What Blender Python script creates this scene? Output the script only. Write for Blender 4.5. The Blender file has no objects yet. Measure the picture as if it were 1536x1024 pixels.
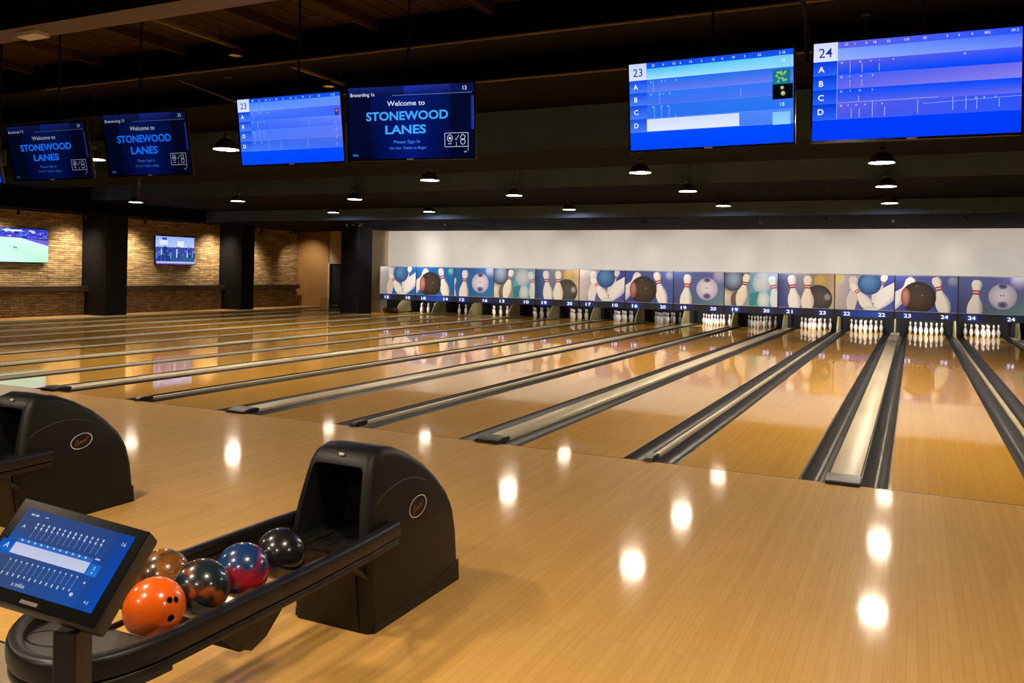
import bpy, bmesh, math, random
from mathutils import Vector, Matrix
random.seed(7)
S = bpy.context.scene
COL = S.collection
PI = math.pi

# ------------------------------------------------------------------ colour and material helpers
def lin(c):
    def f(v):
        v /= 255.0
        return v/12.92 if v <= .04045 else ((v+.055)/1.055)**2.4
    return (f(c[0]), f(c[1]), f(c[2]), 1.0)

def new_mat(name):
    m = bpy.data.materials.new(name); m.use_nodes = True
    nt = m.node_tree; nt.nodes.clear()
    out = nt.nodes.new('ShaderNodeOutputMaterial')
    b = nt.nodes.new('ShaderNodeBsdfPrincipled')
    nt.links.new(b.outputs[0], out.inputs[0])
    return m, nt, b

def L(nt, a, b): nt.links.new(a, b)

def noise_mat(name, c1, c2, scale=8, rough=.5, bump=0.0, bscale=200, coat=0, coat_rough=.1, metal=0, spec=.5, stretch=(1,1,1), rough2=None):
    m, nt, b = new_mat(name)
    tc = nt.nodes.new('ShaderNodeTexCoord'); mp = nt.nodes.new('ShaderNodeMapping')
    mp.inputs['Scale'].default_value = stretch
    n = nt.nodes.new('ShaderNodeTexNoise'); n.inputs['Scale'].default_value = scale; n.inputs['Detail'].default_value = 4
    r = nt.nodes.new('ShaderNodeValToRGB')
    r.color_ramp.elements[0].position = .35; r.color_ramp.elements[1].position = .65
    r.color_ramp.elements[0].color = lin(c1); r.color_ramp.elements[1].color = lin(c2)
    L(nt, tc.outputs['Object'], mp.inputs[0]); L(nt, mp.outputs[0], n.inputs['Vector']); L(nt, n.outputs['Fac'], r.inputs[0])
    L(nt, r.outputs[0], b.inputs['Base Color'])
    b.inputs['Roughness'].default_value = rough; b.inputs['Metallic'].default_value = metal
    b.inputs['Specular IOR Level'].default_value = spec
    b.inputs['Coat Weight'].default_value = coat; b.inputs['Coat Roughness'].default_value = coat_rough
    if rough2 is not None:
        mr = nt.nodes.new('ShaderNodeMapRange'); mr.inputs['To Min'].default_value = rough; mr.inputs['To Max'].default_value = rough2
        L(nt, n.outputs['Fac'], mr.inputs[0]); L(nt, mr.outputs[0], b.inputs['Roughness'])
    if bump:
        n2 = nt.nodes.new('ShaderNodeTexNoise'); n2.inputs['Scale'].default_value = bscale
        L(nt, tc.outputs['Object'], n2.inputs['Vector'])
        bp = nt.nodes.new('ShaderNodeBump'); bp.inputs['Strength'].default_value = bump; bp.inputs['Distance'].default_value = .01
        L(nt, n2.outputs['Fac'], bp.inputs['Height']); L(nt, bp.outputs[0], b.inputs['Normal'])
    return m

def wood_mat(name, c1, c2, mortar, board, length, rough, coat, coat_rough, gap=.0015, grain=1.0, coat_ior=1.5):
    """boards running along Y"""
    m, nt, b = new_mat(name)
    tc = nt.nodes.new('ShaderNodeTexCoord')
    mp = nt.nodes.new('ShaderNodeMapping'); mp.inputs['Rotation'].default_value = (0, 0, PI/2)
    br = nt.nodes.new('ShaderNodeTexBrick')
    br.inputs['Scale'].default_value = 1; br.inputs['Brick Width'].default_value = length; br.inputs['Row Height'].default_value = board
    br.inputs['Mortar Size'].default_value = gap; br.inputs['Mortar Smooth'].default_value = .3; br.inputs['Bias'].default_value = 0
    br.inputs['Color1'].default_value = lin(c1); br.inputs['Color2'].default_value = lin(c2); br.inputs['Mortar'].default_value = lin(mortar)
    br.offset = .37
    L(nt, tc.outputs['Object'], mp.inputs[0]); L(nt, mp.outputs[0], br.inputs['Vector'])
    mp2 = nt.nodes.new('ShaderNodeMapping'); mp2.inputs['Scale'].default_value = (60, 2.2, 60)
    n = nt.nodes.new('ShaderNodeTexNoise'); n.inputs['Scale'].default_value = 1; n.inputs['Detail'].default_value = 5
    L(nt, tc.outputs['Object'], mp2.inputs[0]); L(nt, mp2.outputs[0], n.inputs['Vector'])
    mp3 = nt.nodes.new('ShaderNodeMapping'); mp3.inputs['Scale'].default_value = (1.2, .5, 1)
    n3 = nt.nodes.new('ShaderNodeTexNoise'); n3.inputs['Scale'].default_value = 1.3; n3.inputs['Detail'].default_value = 2
    L(nt, tc.outputs['Object'], mp3.inputs[0]); L(nt, mp3.outputs[0], n3.inputs['Vector'])
    mr = nt.nodes.new('ShaderNodeMapRange'); mr.inputs['To Min'].default_value = 1-.16*grain; mr.inputs['To Max'].default_value = 1+.12*grain
    L(nt, n.outputs['Fac'], mr.inputs[0])
    mr3 = nt.nodes.new('ShaderNodeMapRange'); mr3.inputs['To Min'].default_value = .93; mr3.inputs['To Max'].default_value = 1.07
    L(nt, n3.outputs['Fac'], mr3.inputs[0])
    mul = nt.nodes.new('ShaderNodeMath'); mul.operation = 'MULTIPLY'
    L(nt, mr.outputs[0], mul.inputs[0]); L(nt, mr3.outputs[0], mul.inputs[1])
    vm = nt.nodes.new('ShaderNodeVectorMath'); vm.operation = 'SCALE'
    L(nt, br.outputs['Color'], vm.inputs[0]); L(nt, mul.outputs[0], vm.inputs['Scale'])
    L(nt, vm.outputs[0], b.inputs['Base Color'])
    b.inputs['Roughness'].default_value = rough
    b.inputs['Coat Weight'].default_value = coat; b.inputs['Coat Roughness'].default_value = coat_rough
    b.inputs['Specular IOR Level'].default_value = .1; b.inputs['Coat IOR'].default_value = coat_ior
    return m

def brick_mat(name, ca, cb, mortar, w, h, bump=1.0, gap=.012):
    """stacked stone on a wall whose length runs along Y"""
    m, nt, b = new_mat(name)
    tc = nt.nodes.new('ShaderNodeTexCoord')
    sp = nt.nodes.new('ShaderNodeSeparateXYZ'); cb_ = nt.nodes.new('ShaderNodeCombineXYZ')
    L(nt, tc.outputs['Object'], sp.inputs[0]); L(nt, sp.outputs['Y'], cb_.inputs['X']); L(nt, sp.outputs['Z'], cb_.inputs['Y'])
    nd = nt.nodes.new('ShaderNodeTexNoise'); nd.inputs['Scale'].default_value = 1.6
    L(nt, tc.outputs['Object'], nd.inputs['Vector'])
    vs = nt.nodes.new('ShaderNodeVectorMath'); vs.operation = 'SCALE'; vs.inputs['Scale'].default_value = .06
    L(nt, nd.outputs['Color'], vs.inputs[0])
    va = nt.nodes.new('ShaderNodeVectorMath'); L(nt, cb_.outputs[0], va.inputs[0]); L(nt, vs.outputs[0], va.inputs[1])
    br = nt.nodes.new('ShaderNodeTexBrick'); br.inputs['Scale'].default_value = 1
    br.inputs['Brick Width'].default_value = w; br.inputs['Row Height'].default_value = h; br.inputs['Mortar Size'].default_value = gap
    br.inputs['Mortar Smooth'].default_value = .6; br.inputs['Bias'].default_value = -.1
    br.inputs['Color1'].default_value = lin(ca); br.inputs['Color2'].default_value = lin(cb); br.inputs['Mortar'].default_value = lin(mortar)
    br.offset = .43; br.squash = 1.6; br.squash_frequency = 3
    L(nt, va.outputs[0], br.inputs['Vector'])
    n = nt.nodes.new('ShaderNodeTexNoise'); n.inputs['Scale'].default_value = 3.5; n.inputs['Detail'].default_value = 5
    mpn = nt.nodes.new('ShaderNodeMapping'); mpn.inputs['Scale'].default_value = (1, 1, 4)
    L(nt, tc.outputs['Object'], mpn.inputs[0]); L(nt, mpn.outputs[0], n.inputs['Vector'])
    mr = nt.nodes.new('ShaderNodeMapRange'); mr.inputs['From Min'].default_value = .3; mr.inputs['From Max'].default_value = .7
    mr.inputs['To Min'].default_value = .55; mr.inputs['To Max'].default_value = 1.35
    L(nt, n.outputs['Fac'], mr.inputs[0])
    vm = nt.nodes.new('ShaderNodeVectorMath'); vm.operation = 'SCALE'
    L(nt, br.outputs['Color'], vm.inputs[0]); L(nt, mr.outputs[0], vm.inputs['Scale']); L(nt, vm.outputs[0], b.inputs['Base Color'])
    inv = nt.nodes.new('ShaderNodeMath'); inv.operation = 'SUBTRACT'; inv.inputs[0].default_value = 1.0
    L(nt, br.outputs['Fac'], inv.inputs[1])
    ad = nt.nodes.new('ShaderNodeMath'); ad.operation = 'ADD'; L(nt, inv.outputs[0], ad.inputs[0]); L(nt, mr.outputs[0], ad.inputs[1])
    bp = nt.nodes.new('ShaderNodeBump'); bp.inputs['Strength'].default_value = bump; bp.inputs['Distance'].default_value = .03
    L(nt, ad.outputs[0], bp.inputs['Height']); L(nt, bp.outputs[0], b.inputs['Normal'])
    b.inputs['Roughness'].default_value = .75
    return m

def emit_mat(name, c, strength):
    m = bpy.data.materials.new(name); m.use_nodes = True
    nt = m.node_tree; nt.nodes.clear()
    out = nt.nodes.new('ShaderNodeOutputMaterial'); e = nt.nodes.new('ShaderNodeEmission')
    e.inputs[0].default_value = lin(c); e.inputs[1].default_value = strength
    L(nt, e.outputs[0], out.inputs[0]); return m

def attr_mat(name, emission, rough=.35):
    """colours of a printed or lit picture come from the mesh's own colour attribute"""
    m = bpy.data.materials.new(name); m.use_nodes = True
    nt = m.node_tree; nt.nodes.clear()
    out = nt.nodes.new('ShaderNodeOutputMaterial'); a = nt.nodes.new('ShaderNodeAttribute'); a.attribute_name = 'Picture'
    if emission:
        e = nt.nodes.new('ShaderNodeEmission'); e.inputs[1].default_value = emission
        L(nt, a.outputs['Color'], e.inputs[0])
        L(nt, e.outputs[0], out.inputs[0])
    else:
        b = nt.nodes.new('ShaderNodeBsdfPrincipled'); b.inputs['Roughness'].default_value = rough
        L(nt, a.outputs['Color'], b.inputs['Base Color']); L(nt, b.outputs[0], out.inputs[0])
    return m

M = {}
M['approach'] = wood_mat('approach_maple', (224,174,96), (217,166,87), (194,142,66), .046, 1.9, .5, .4, .085, .0009, .7, 1.42)
M['lane'] = wood_mat('lane_maple', (238,180,66), (231,169,57), (196,138,42), .027, 2.6, .5, 1.0, .045, .0006, .7, 1.45)
M['concourse'] = noise_mat('concourse_tile', (150,132,108), (164,146,122), 3, .45, .05, 90)
M['underfloor'] = noise_mat('underfloor_black', (16,15,14), (24,22,20), 6, .8)
M['gutter'] = noise_mat('gutter_grey_plastic', (28,27,27), (46,44,43), 5, .26, stretch=(6,.25,1), rough2=.4, spec=.3)
M['cap'] = noise_mat('capping_cream', (196,180,150), (210,196,168), 3, .45, coat=.25, coat_rough=.3, stretch=(1,.2,1))
M['endcap'] = noise_mat('end_block_black', (34,30,30), (44,40,40), 9, .42, .1, 120)
M['trimdark'] = noise_mat('lane_edge_dark', (38,26,18), (48,34,24), 8, .5)
M['black_paint_shade'] = noise_mat('ceiling_black_and_shade', (13,15,20), (17,19,25), 2, .8, spec=.04)  # black paint; also carries shade put into undersides and the far ceiling
M['lit_soffit_face'] = noise_mat('soffit_lit_face_tone', (74,96,146), (80,104,156), 1.5, .75, spec=.04)  # lit tone of the soffit faces, bluish to offset warm floor bounce
M['deck'] = wood_mat('ceiling_boards', (74,58,44), (60,48,36), (12,10,8), .26, 3.4, .85, 0, .5, .012, 1.6)
M['deck'].node_tree.nodes['Principled BSDF'].inputs['Specular IOR Level'].default_value = .03
M['beam_under'] = noise_mat('brown_paint_and_lit_beam', (104,90,76), (116,100,84), 2, .6)  # brown fittings; on the beam underside, light put into the colour
M['white_wall'] = noise_mat('white_plaster', (220,214,206), (228,222,214), .8, .8, .05, 60)
M['tan_wall'] = noise_mat('tan_plaster', (150,112,66), (164,124,74), .9, .7, .05, 60)
M['cream_wall'] = noise_mat('cream_plaster', (200,184,156), (208,192,164), .9, .8, .05, 60)
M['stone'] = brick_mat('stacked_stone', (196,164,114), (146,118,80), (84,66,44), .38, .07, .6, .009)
M['stone_shaded'] = brick_mat('stacked_stone_shaded', (150,128,96), (112,92,64), (60,48,34), .34, .075)  # same stone, with the ledge's shade put into the colour
M['ledge'] = noise_mat('ledge_dark_wood', (48,36,26), (62,46,32), 4, .45, stretch=(1,.3,1))
M['pillar'] = noise_mat('pillar_charcoal', (24,24,26), (28,28,30), 1.5, .7, spec=.12)
M['hood'] = noise_mat('hood_black_plastic', (17,16,15), (21,20,19), 3, .45, .10, 260, spec=.32)
M['hood_in'] = noise_mat('hood_inside_black', (9,9,9), (14,14,14), 6, .6)
M['rail'] = noise_mat('rail_black_rubber', (21,20,20), (26,25,25), 5, .38, .05, 200, spec=.35)
M['plate'] = noise_mat('tray_charcoal_plastic', (58,54,50), (66,62,57), 5, .5, .08, 240)
M['steel_dark'] = noise_mat('dark_steel', (40,38,36), (54,50,46), 12, .4, metal=.6)
M['chrome'] = noise_mat('bright_steel', (170,168,164), (190,188,184), 12, .25, metal=1)
M['badge'] = noise_mat('badge_silver', (226,220,208), (236,230,220), 20, .35)
M['badge_red'] = noise_mat('badge_red', (126,62,52), (140,70,58), 20, .4)
M['bezel'] = noise_mat('bezel_gloss_black', (11,11,12), (15,15,16), 6, .16, spec=.3)
M['tvcase'] = noise_mat('case_matt_black', (22,22,23), (30,30,31), 8, .5)
M['kiosk_side'] = noise_mat('kiosk_brown_black', (38,32,26), (46,39,31), 8, .5)
M['shade'] = noise_mat('lamp_grey_metal', (92,90,86), (106,103,98), 6, .38, metal=.5)
M['shade_in'] = noise_mat('lamp_white_enamel', (226,222,212), (232,228,220), 6, .5)
M['cord'] = noise_mat('cord_black', (24,24,24), (32,32,32), 20, .6)
M['lamp_glow'] = emit_mat('lamp_glow', (255,236,206), 290)
M['lamp_glow_near'] = emit_mat('lamp_glow_medium', (255,236,206), 215)
M['lamp_glow_far'] = emit_mat('lamp_glow_soft', (255,236,206), 110)
M['spot_glow'] = emit_mat('spotlight_lens', (255,236,210), 6)
M['pin'] = noise_mat('pin_white_plastic', (232,230,226), (238,236,232), 12, .28, coat=.6, coat_rough=.08)
M['pin_red'] = noise_mat('pin_red_stripe', (176,26,34), (190,34,42), 12, .35)
M['kick'] = noise_mat('kickback_cream', (128,122,84), (164,156,116), 2, .5)
M['pitblack'] = noise_mat('pit_black', (10,10,11), (15,15,16), 4, .7)
M['mask_frame'] = noise_mat('mask_frame_dark', (30,32,38), (38,40,46), 6, .5)
M['print'] = attr_mat('printed_panel', 0, .3)
M['screen'] = attr_mat('lit_screen', 1.0)
M['screen_soft'] = attr_mat('lit_tablet_screen', .8)
M['screen_bright'] = attr_mat('lit_screen_bright', 1.25)
M['number'] = attr_mat('backlit_lane_number', 1.6)
M['door'] = noise_mat('door_black', (14,13,13), (19,18,18), 3, .6)
M['maroon'] = noise_mat('reddish_brown', (72,40,32), (88,50,40), 8, .5)
m, nt, b = new_mat('clear_glass')
b.inputs['Base Color'].default_value = (.8, .95, .9, 1); b.inputs['Roughness'].default_value = .03
b.inputs['Transmission Weight'].default_value = 1; b.inputs['IOR'].default_value = 1.45
M['glass'] = m

def ball_mat(name, stops, scale=5, distort=1.0, seed=0):
    m, nt, b = new_mat(name)
    tc = nt.nodes.new('ShaderNodeTexCoord'); mp = nt.nodes.new('ShaderNodeMapping')
    mp.inputs['Location'].default_value = (seed*3.1, seed*1.7, seed*2.3)
    n = nt.nodes.new('ShaderNodeTexNoise'); n.inputs['Scale'].default_value = scale; n.inputs['Detail'].default_value = 3; n.inputs['Distortion'].default_value = distort
    r = nt.nodes.new('ShaderNodeValToRGB'); e = r.color_ramp.elements
    while len(e) < len(stops): e.new(.5)
    for k, (p, c) in enumerate(stops): e[k].position = p; e[k].color = lin(c)
    L(nt, tc.outputs['Object'], mp.inputs[0]); L(nt, mp.outputs[0], n.inputs['Vector']); L(nt, n.outputs['Fac'], r.inputs[0])
    L(nt, r.outputs[0], b.inputs['Base Color'])
    b.inputs['Roughness'].default_value = .25; b.inputs['Coat Weight'].default_value = 1; b.inputs['Coat Roughness'].default_value = .03
    return m

# ------------------------------------------------------------------ mesh helpers
def obj(name, bm, mats, parent=None, smooth=False, loc=None):
    me = bpy.data.meshes.new(name)
    bm.normal_update(); bm.to_mesh(me); bm.free()
    if not isinstance(mats, (list, tuple)): mats = [mats]
    for m in mats: me.materials.append(m)
    if smooth:
        for p in me.polygons: p.use_smooth = True
        me.set_sharp_from_angle(angle=math.radians(38))
    o = bpy.data.objects.new(name, me); COL.objects.link(o)
    if loc is not None: o.location = loc
    if parent is not None: o.parent = parent
    return o

def thing(name, label, cat, loc=(0,0,0), group=None, rotz=0):
    o = bpy.data.objects.new(name, None); COL.objects.link(o); o.empty_display_size = .1
    o.location = loc; o.rotation_euler = (0, 0, rotz); o['label'] = label; o['category'] = cat
    if group: o['group'] = group
    return o

def tag(o, label, cat, group=None):
    o['label'] = label; o['category'] = cat
    if group: o['group'] = group
    return o

def struct(name, bm, mats, label=None, **k):
    o = obj(name, bm, mats, **k); o['kind'] = 'structure'
    if label: o['label'] = label
    return o

def box(bm, x0, x1, y0, y1, z0, z1, bevel=0, mat=0, seg=2, xf=None):
    vs = [bm.verts.new((x, y, z)) for z in (z0, z1) for y in (y0, y1) for x in (x0, x1)]
    fs = [bm.faces.new([vs[i] for i in q]) for q in ((0,2,3,1),(4,5,7,6),(0,1,5,4),(2,6,7,3),(0,4,6,2),(1,3,7,5))]
    for f in fs: f.material_index = mat
    geo = vs
    if bevel:
        es = list({e for f in fs for e in f.edges})
        r = bmesh.ops.bevel(bm, geom=es, offset=bevel, segments=seg, affect='EDGES', profile=.5)
        geo = list({v for f in r['faces'] for v in f.verts} | {v for v in vs if v.is_valid})
        for f in r['faces']: f.material_index = mat
    if xf is not None:
        for v in {v for v in geo if v.is_valid}: v.co = xf @ v.co
    return geo

def lathe(bm, prof, seg=24, c=(0,0,0), mat=0, mats=None, cap=True):
    """prof: list of (r, z)"""
    rings = []
    for r, z in prof:
        if r < 1e-5: rings.append([bm.verts.new((c[0], c[1], c[2]+z))])
        else: rings.append([bm.verts.new((c[0]+r*math.cos(2*PI*k/seg), c[1]+r*math.sin(2*PI*k/seg), c[2]+z)) for k in range(seg)])
    for i in range(len(rings)-1):
        a, b2 = rings[i], rings[i+1]
        mi = mats[i] if mats else mat
        for k in range(seg):
            k2 = (k+1) % seg
            if len(a) == 1 and len(b2) == 1: continue
            if len(a) == 1: f = bm.faces.new((a[0], b2[k2], b2[k]))
            elif len(b2) == 1: f = bm.faces.new((a[k], a[k2], b2[0]))
            else: f = bm.faces.new((a[k], a[k2], b2[k2], b2[k]))
            f.material_index = mi
    if cap:
        if len(rings[0]) > 1: bm.faces.new(list(reversed(rings[0])))
        if len(rings[-1]) > 1: bm.faces.new(rings[-1])

def tube(bm, pts, r, seg=10, mat=0, closed=False, ell=None):
    """sweep a circle (or an ellipse-like section ell = list of (side, up)) along points"""
    pts = [Vector(p) for p in pts]; n = len(pts); rings = []
    for i, p in enumerate(pts):
        if closed: t = pts[(i+1) % n]-pts[i-1]
        else: t = pts[min(i+1, n-1)]-pts[max(i-1, 0)]
        t.normalize()
        up = Vector((0,0,1)) if abs(t.z) < .95 else Vector((0,1,0))
        s = t.cross(up).normalized(); u = s.cross(t).normalized()
        if ell: rings.append([bm.verts.new(p+s*a+u*b2) for a, b2 in ell])
        else: rings.append([bm.verts.new(p+s*r*math.cos(2*PI*k/seg)+u*r*math.sin(2*PI*k/seg)) for k in range(seg)])
    m = len(rings[0])
    for i in range(n if closed else n-1):
        a, b2 = rings[i], rings[(i+1) % n]
        for k in range(m):
            f = bm.faces.new((a[k], a[(k+1) % m], b2[(k+1) % m], b2[k])); f.material_index = mat
    if not closed:
        bm.faces.new(list(reversed(rings[0]))).material_index = mat
        bm.faces.new(rings[-1]).material_index = mat

def bm_new(): return bmesh.new()

def prism(bm, poly, x0, x1, mat=0):
    """poly of (y, z) extruded along X"""
    a = [bm.verts.new((x0, y, z)) for y, z in poly]; b2 = [bm.verts.new((x1, y, z)) for y, z in poly]
    n = len(poly); fs = []
    fs.append(bm.faces.new(a)); fs.append(bm.faces.new(list(reversed(b2))))
    for k in range(n): fs.append(bm.faces.new((a[k], b2[k], b2[(k+1) % n], a[(k+1) % n])))
    for f in fs: f.material_index = mat
    bmesh.ops.recalc_face_normals(bm, faces=fs)
    return a, b2, fs

# ------------------------------------------------------------------ picture canvas (flat printed or lit pictures)
TXT = {}
def text_geo(s, bold=0.0):
    key = (s, bold)
    if key in TXT: return TXT[key]
    cu = bpy.data.curves.new('t', 'FONT'); cu.body = s; cu.size = 1; cu.offset = bold; cu.resolution_u = 3
    o = bpy.data.objects.new('t', cu); COL.objects.link(o)
    dg = bpy.context.evaluated_depsgraph_get(); dg.update()
    me = bpy.data.meshes.new_from_object(o.evaluated_get(dg))
    vs = [(v.co.x, v.co.y) for v in me.vertices]; ps = [tuple(p.vertices) for p in me.polygons]
    bpy.data.objects.remove(o); bpy.data.meshes.remove(me); bpy.data.curves.remove(cu)
    xs = [v[0] for v in vs] or [0]; ys = [v[1] for v in vs] or [0]
    TXT[key] = (vs, ps, min(xs), max(xs), min(ys), max(ys)); return TXT[key]

class Canvas:
    """x to the right 0..w, y DOWN from the top 0..h, in metres; later shapes lie in front"""
    def __init__(self, w, h, step=.0006):
        self.w, self.h, self.step, self.layer, self.polys = w, h, step, 0, []
    def poly(self, pts, cols, new=True):
        if new: self.layer += 1
        if not isinstance(cols, list): cols = [cols]*len(pts)
        P = [(p[0], p[1], *lin(c)[:3]) for p, c in zip(pts, cols)]
        for ax, lim, sgn in ((0,0,1),(0,self.w,-1),(1,0,1),(1,self.h,-1)):
            out = []
            for i in range(len(P)):
                a, b2 = P[i-1], P[i]
                da, db = (a[ax]-lim)*sgn, (b2[ax]-lim)*sgn
                if (da >= 0) != (db >= 0):
                    t = da/(da-db); out.append(tuple(u+(v-u)*t for u, v in zip(a, b2)))
                if db >= 0: out.append(b2)
            P = out
            if len(P) < 3: return
        self.polys.append((P, self.layer))
    def rect(self, x0, y0, x1, y1, c, c2=None, horiz=False):
        if c2 is None: cols = c
        elif horiz: cols = [c, c2, c2, c]
        else: cols = [c, c, c2, c2]
        self.poly([(x0,y0),(x1,y0),(x1,y1),(x0,y1)], cols)
    def quad4(self, x0, y0, x1, y1, tl, tr, br, bl):
        self.layer += 1
        N = 4
        def mix(a, b2, t): return tuple(u+(v-u)*t for u, v in zip(a, b2))
        for i in range(N):
            for j in range(N):
                def P(a, b2):
                    fx, fy = a/N, b2/N
                    return (x0+(x1-x0)*fx, y0+(y1-y0)*fy), mix(mix(tl, tr, fx), mix(bl, br, fx), fy)
                q = [P(i, j), P(i+1, j), P(i+1, j+1), P(i, j+1)]
                self.poly([a for a, _ in q], [c for _, c in q], new=False)
    def disc(self, x, y, r, rim, mid, hx=-.3, hy=-.35, ry=None, n=28, rings=4):
        """ball picture: rim colour to mid colour at an off-centre spot"""
        self.layer += 1
        ry = ry or r
        def mix(a, b2, t): return tuple(u+(v-u)*t for u, v in zip(a, b2))
        def P(k, q):
            f = q/rings; a = 2*PI*k/n
            cx, cy = hx*(1-f), hy*(1-f)
            return (x+r*(cx+f*math.cos(a)), y+ry*(cy+f*math.sin(a))), mix(mid, rim, f*f)
        for q in range(rings):
            for k in range(n):
                pts = [P(k, q), P(k+1, q), P(k+1, q+1), P(k, q+1)]
                if q == 0: pts = pts[1:]
                self.poly([a for a, _ in pts], [c for _, c in pts], new=False)
    PIN = [(0,.055),(.03,.085),(.08,.105),(.14,.105),(.2,.085),(.26,.066),(.3,.06),(.36,.068),(.45,.105),(.55,.145),(.66,.162),(.76,.155),(.88,.118),(.97,.085),(1,.07)]
    def pin(self, x, y, hgt, ang=0, light=(244,242,240), shade=(190,188,196), red=(186,36,44), width=1.0):
        """pin picture whose neck is at (x, y); ang tilts the head to the right"""
        self.layer += 1
        ca, sa = math.cos(ang), math.sin(ang)
        def T(u, v):
            v = v-.28
            return (x+(u*width*ca-v*sa)*hgt, y+(v*ca+u*width*sa)*hgt)
        pr = self.PIN
        for (v0, r0), (v1, r1) in zip(pr, pr[1:]):
            for s0, s1, c0, c1 in ((-1,-.35,light,light),(-.35,.4,light,light),(.4,1,light,shade)):
                self.poly([T(s0*r0, v0), T(s1*r0, v0), T(s1*r1, v1), T(s0*r1, v1)], [c0, c1, c1, c0], new=False)
        self.layer += 1
        if red:
            for v0, v1, r in ((.235,.27,.07),(.295,.335,.064)):
                self.poly([T(-r, v0), T(r, v0), T(r, v1), T(-r, v1)], red, new=False)
    def text(self, s, x, y, size, col, bold=0.0, align='l', width=None, shear=0.0):
        """y is the middle of the capitals; size their height"""
        self.layer += 1
        vs, ps, x0, x1, y0, y1 = text_geo(s, bold)
        k = size/.70
        kx = k if width is None else width/(x1-x0)
        ox = x-x0*kx if align == 'l' else (x-(x0+x1)*kx/2 if align == 'c' else x-x1*kx)
        for p in ps:
            self.poly([(ox+vs[i][0]*kx+vs[i][1]*shear*k, y-(vs[i][1]-.35)*k) for i in p], col, new=False)
    def line(self, x0, y0, x1, y1, t, col):
        d = Vector((x1-x0, y1-y0)).normalized(); nx, ny = -d.y*t/2, d.x*t/2
        self.poly([(x0+nx,y0+ny),(x1+nx,y1+ny),(x1-nx,y1-ny),(x0-nx,y0-ny)], col)
    def ring(self, x, y, rx, ry, t, col, n=20):
        self.layer += 1
        for k in range(n):
            a, b2 = 2*PI*k/n, 2*PI*(k+1)/n
            self.poly([(x+rx*math.cos(a), y+ry*math.sin(a)), (x+rx*math.cos(b2), y+ry*math.sin(b2)),
                       (x+(rx-t)*math.cos(b2), y+(ry-t)*math.sin(b2)), (x+(rx-t)*math.cos(a), y+(ry-t)*math.sin(a))], col, new=False)
    def build(self, name, mat, parent, center=True, y0=0.0, back=None):
        """mesh in the local XZ plane facing -Y, layers stepping toward -Y"""
        vs, fs, cs = [], [], []
        for P, lay in self.polys:
            idx = []
            for p in P:
                vs.append((p[0]-(self.w/2 if center else 0), y0-lay*self.step, (self.h/2 if center else 0)-p[1])); idx.append(len(vs)-1)
                cs.append(p[2:5])
            area = 0
            for i in range(len(P)): area += P[i-1][0]*P[i][1]-P[i][0]*P[i-1][1]
            if area > 0: idx.reverse()
            fs.append(idx)
        me = bpy.data.meshes.new(name); me.from_pydata(vs, [], fs)
        at = me.color_attributes.new('Picture', 'FLOAT_COLOR', 'POINT')
        for i, c in enumerate(cs): at.data[i].color = (*c, 1)
        me.materials.append(mat); me.update()
        o = bpy.data.objects.new(name, me); COL.objects.link(o); o.parent = parent
        return o

# ------------------------------------------------------------------ place dimensions (metres; camera above the origin)
FOUL = 7.593                 # foul line
APP0 = 2.46                  # where the approach boards begin
LANE_END = 30.5
MASKY = 27.5
PAIR = 3.35
def wide_c(k): return -.512+PAIR*k
def narrow_c(k): return 1.163+PAIR*k
WIDE_HALF, NARROW_HALF = .357, .259
def lane_span(n):
    k = (n-23)//2
    if n % 2: return wide_c(k)+WIDE_HALF, narrow_c(k)-NARROW_HALF
    return narrow_c(k)+NARROW_HALF, wide_c(k+1)-WIDE_HALF
def lane_c(n): a, b2 = lane_span(n); return (a+b2)/2
def lane_end(n): return 26.85 if n == 11 else (29.6 if n in (9, 10) else LANE_END)

# ------------------------------------------------------------------ setting
bm = bm_new(); box(bm, -26.2, 6.5, APP0, FOUL, -.2, 0)
floor = struct('floor', bm, M['approach'], 'golden maple boards of the bowling approach')
bm = bm_new(); box(bm, -26.2, 6.5, -6.5, APP0, -.2, -.002)
struct('floor_concourse', bm, M['concourse'], 'grey tan floor behind the approach')
bm = bm_new(); box(bm, -26.2, 6.5, FOUL, 31.4, -.3, -.16)
struct('floor_underlay', bm, M['underfloor'], 'dark bed under the lanes and gutters')
bm = bm_new(); box(bm, -26.2, -24.32, FOUL, 31.2, -.16, -.004)
struct('floor_side', bm, M['approach'], 'narrow wooden walkway along the stone wall')
bm = bm_new(); box(bm, -26.2, 6.5, FOUL-.012, FOUL-.003, 0, .0012)
struct('trim_1', bm, M['trimdark'], 'thin dark joint along the foul line')
bm = bm_new(); box(bm, -26.2, 6.5, APP0-.006, APP0+.004, -.001, .0012)
struct('trim_2', bm, M['trimdark'], 'thin dark joint where the approach boards begin')

# walls
bm = bm_new(); box(bm, -20.66, 6.5, 30.6, 30.8, 0, 5)
struct('wall_back', bm, M['white_wall'], 'white wall above the masking panels')
bm = bm_new(); box(bm, -20.86, -20.66, 28.05, 30.8, -.16, 3.415)
struct('wall_partition', bm, M['cream_wall'], 'short cream side wall beside the last masking panel')
bm = bm_new(); box(bm, -26.2, -23.86, 30.6, 30.8, -.16, 5)
struct('wall_end', bm, M['tan_wall'], 'tan end wall at the far left corner')
bm = bm_new(); box(bm, -23.82, -20.86, 30.6, 30.8, 1.95, 5)
struct('wall_lintel', bm, M['cream_wall'], 'pale wall above the dark doorway')
bm = bm_new(); box(bm, -23.78, -20.86, 30.68, 30.76, -.16, 1.95)
struct('door_1', bm, M['door'], 'black doorway beside the tan end wall')
bm = bm_new(); box(bm, -23.86, -23.78, 30.55, 30.8, -.16, 1.97)
struct('trim_3', bm, M['cream_wall'], 'pale door jamb at the black doorway')
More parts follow.
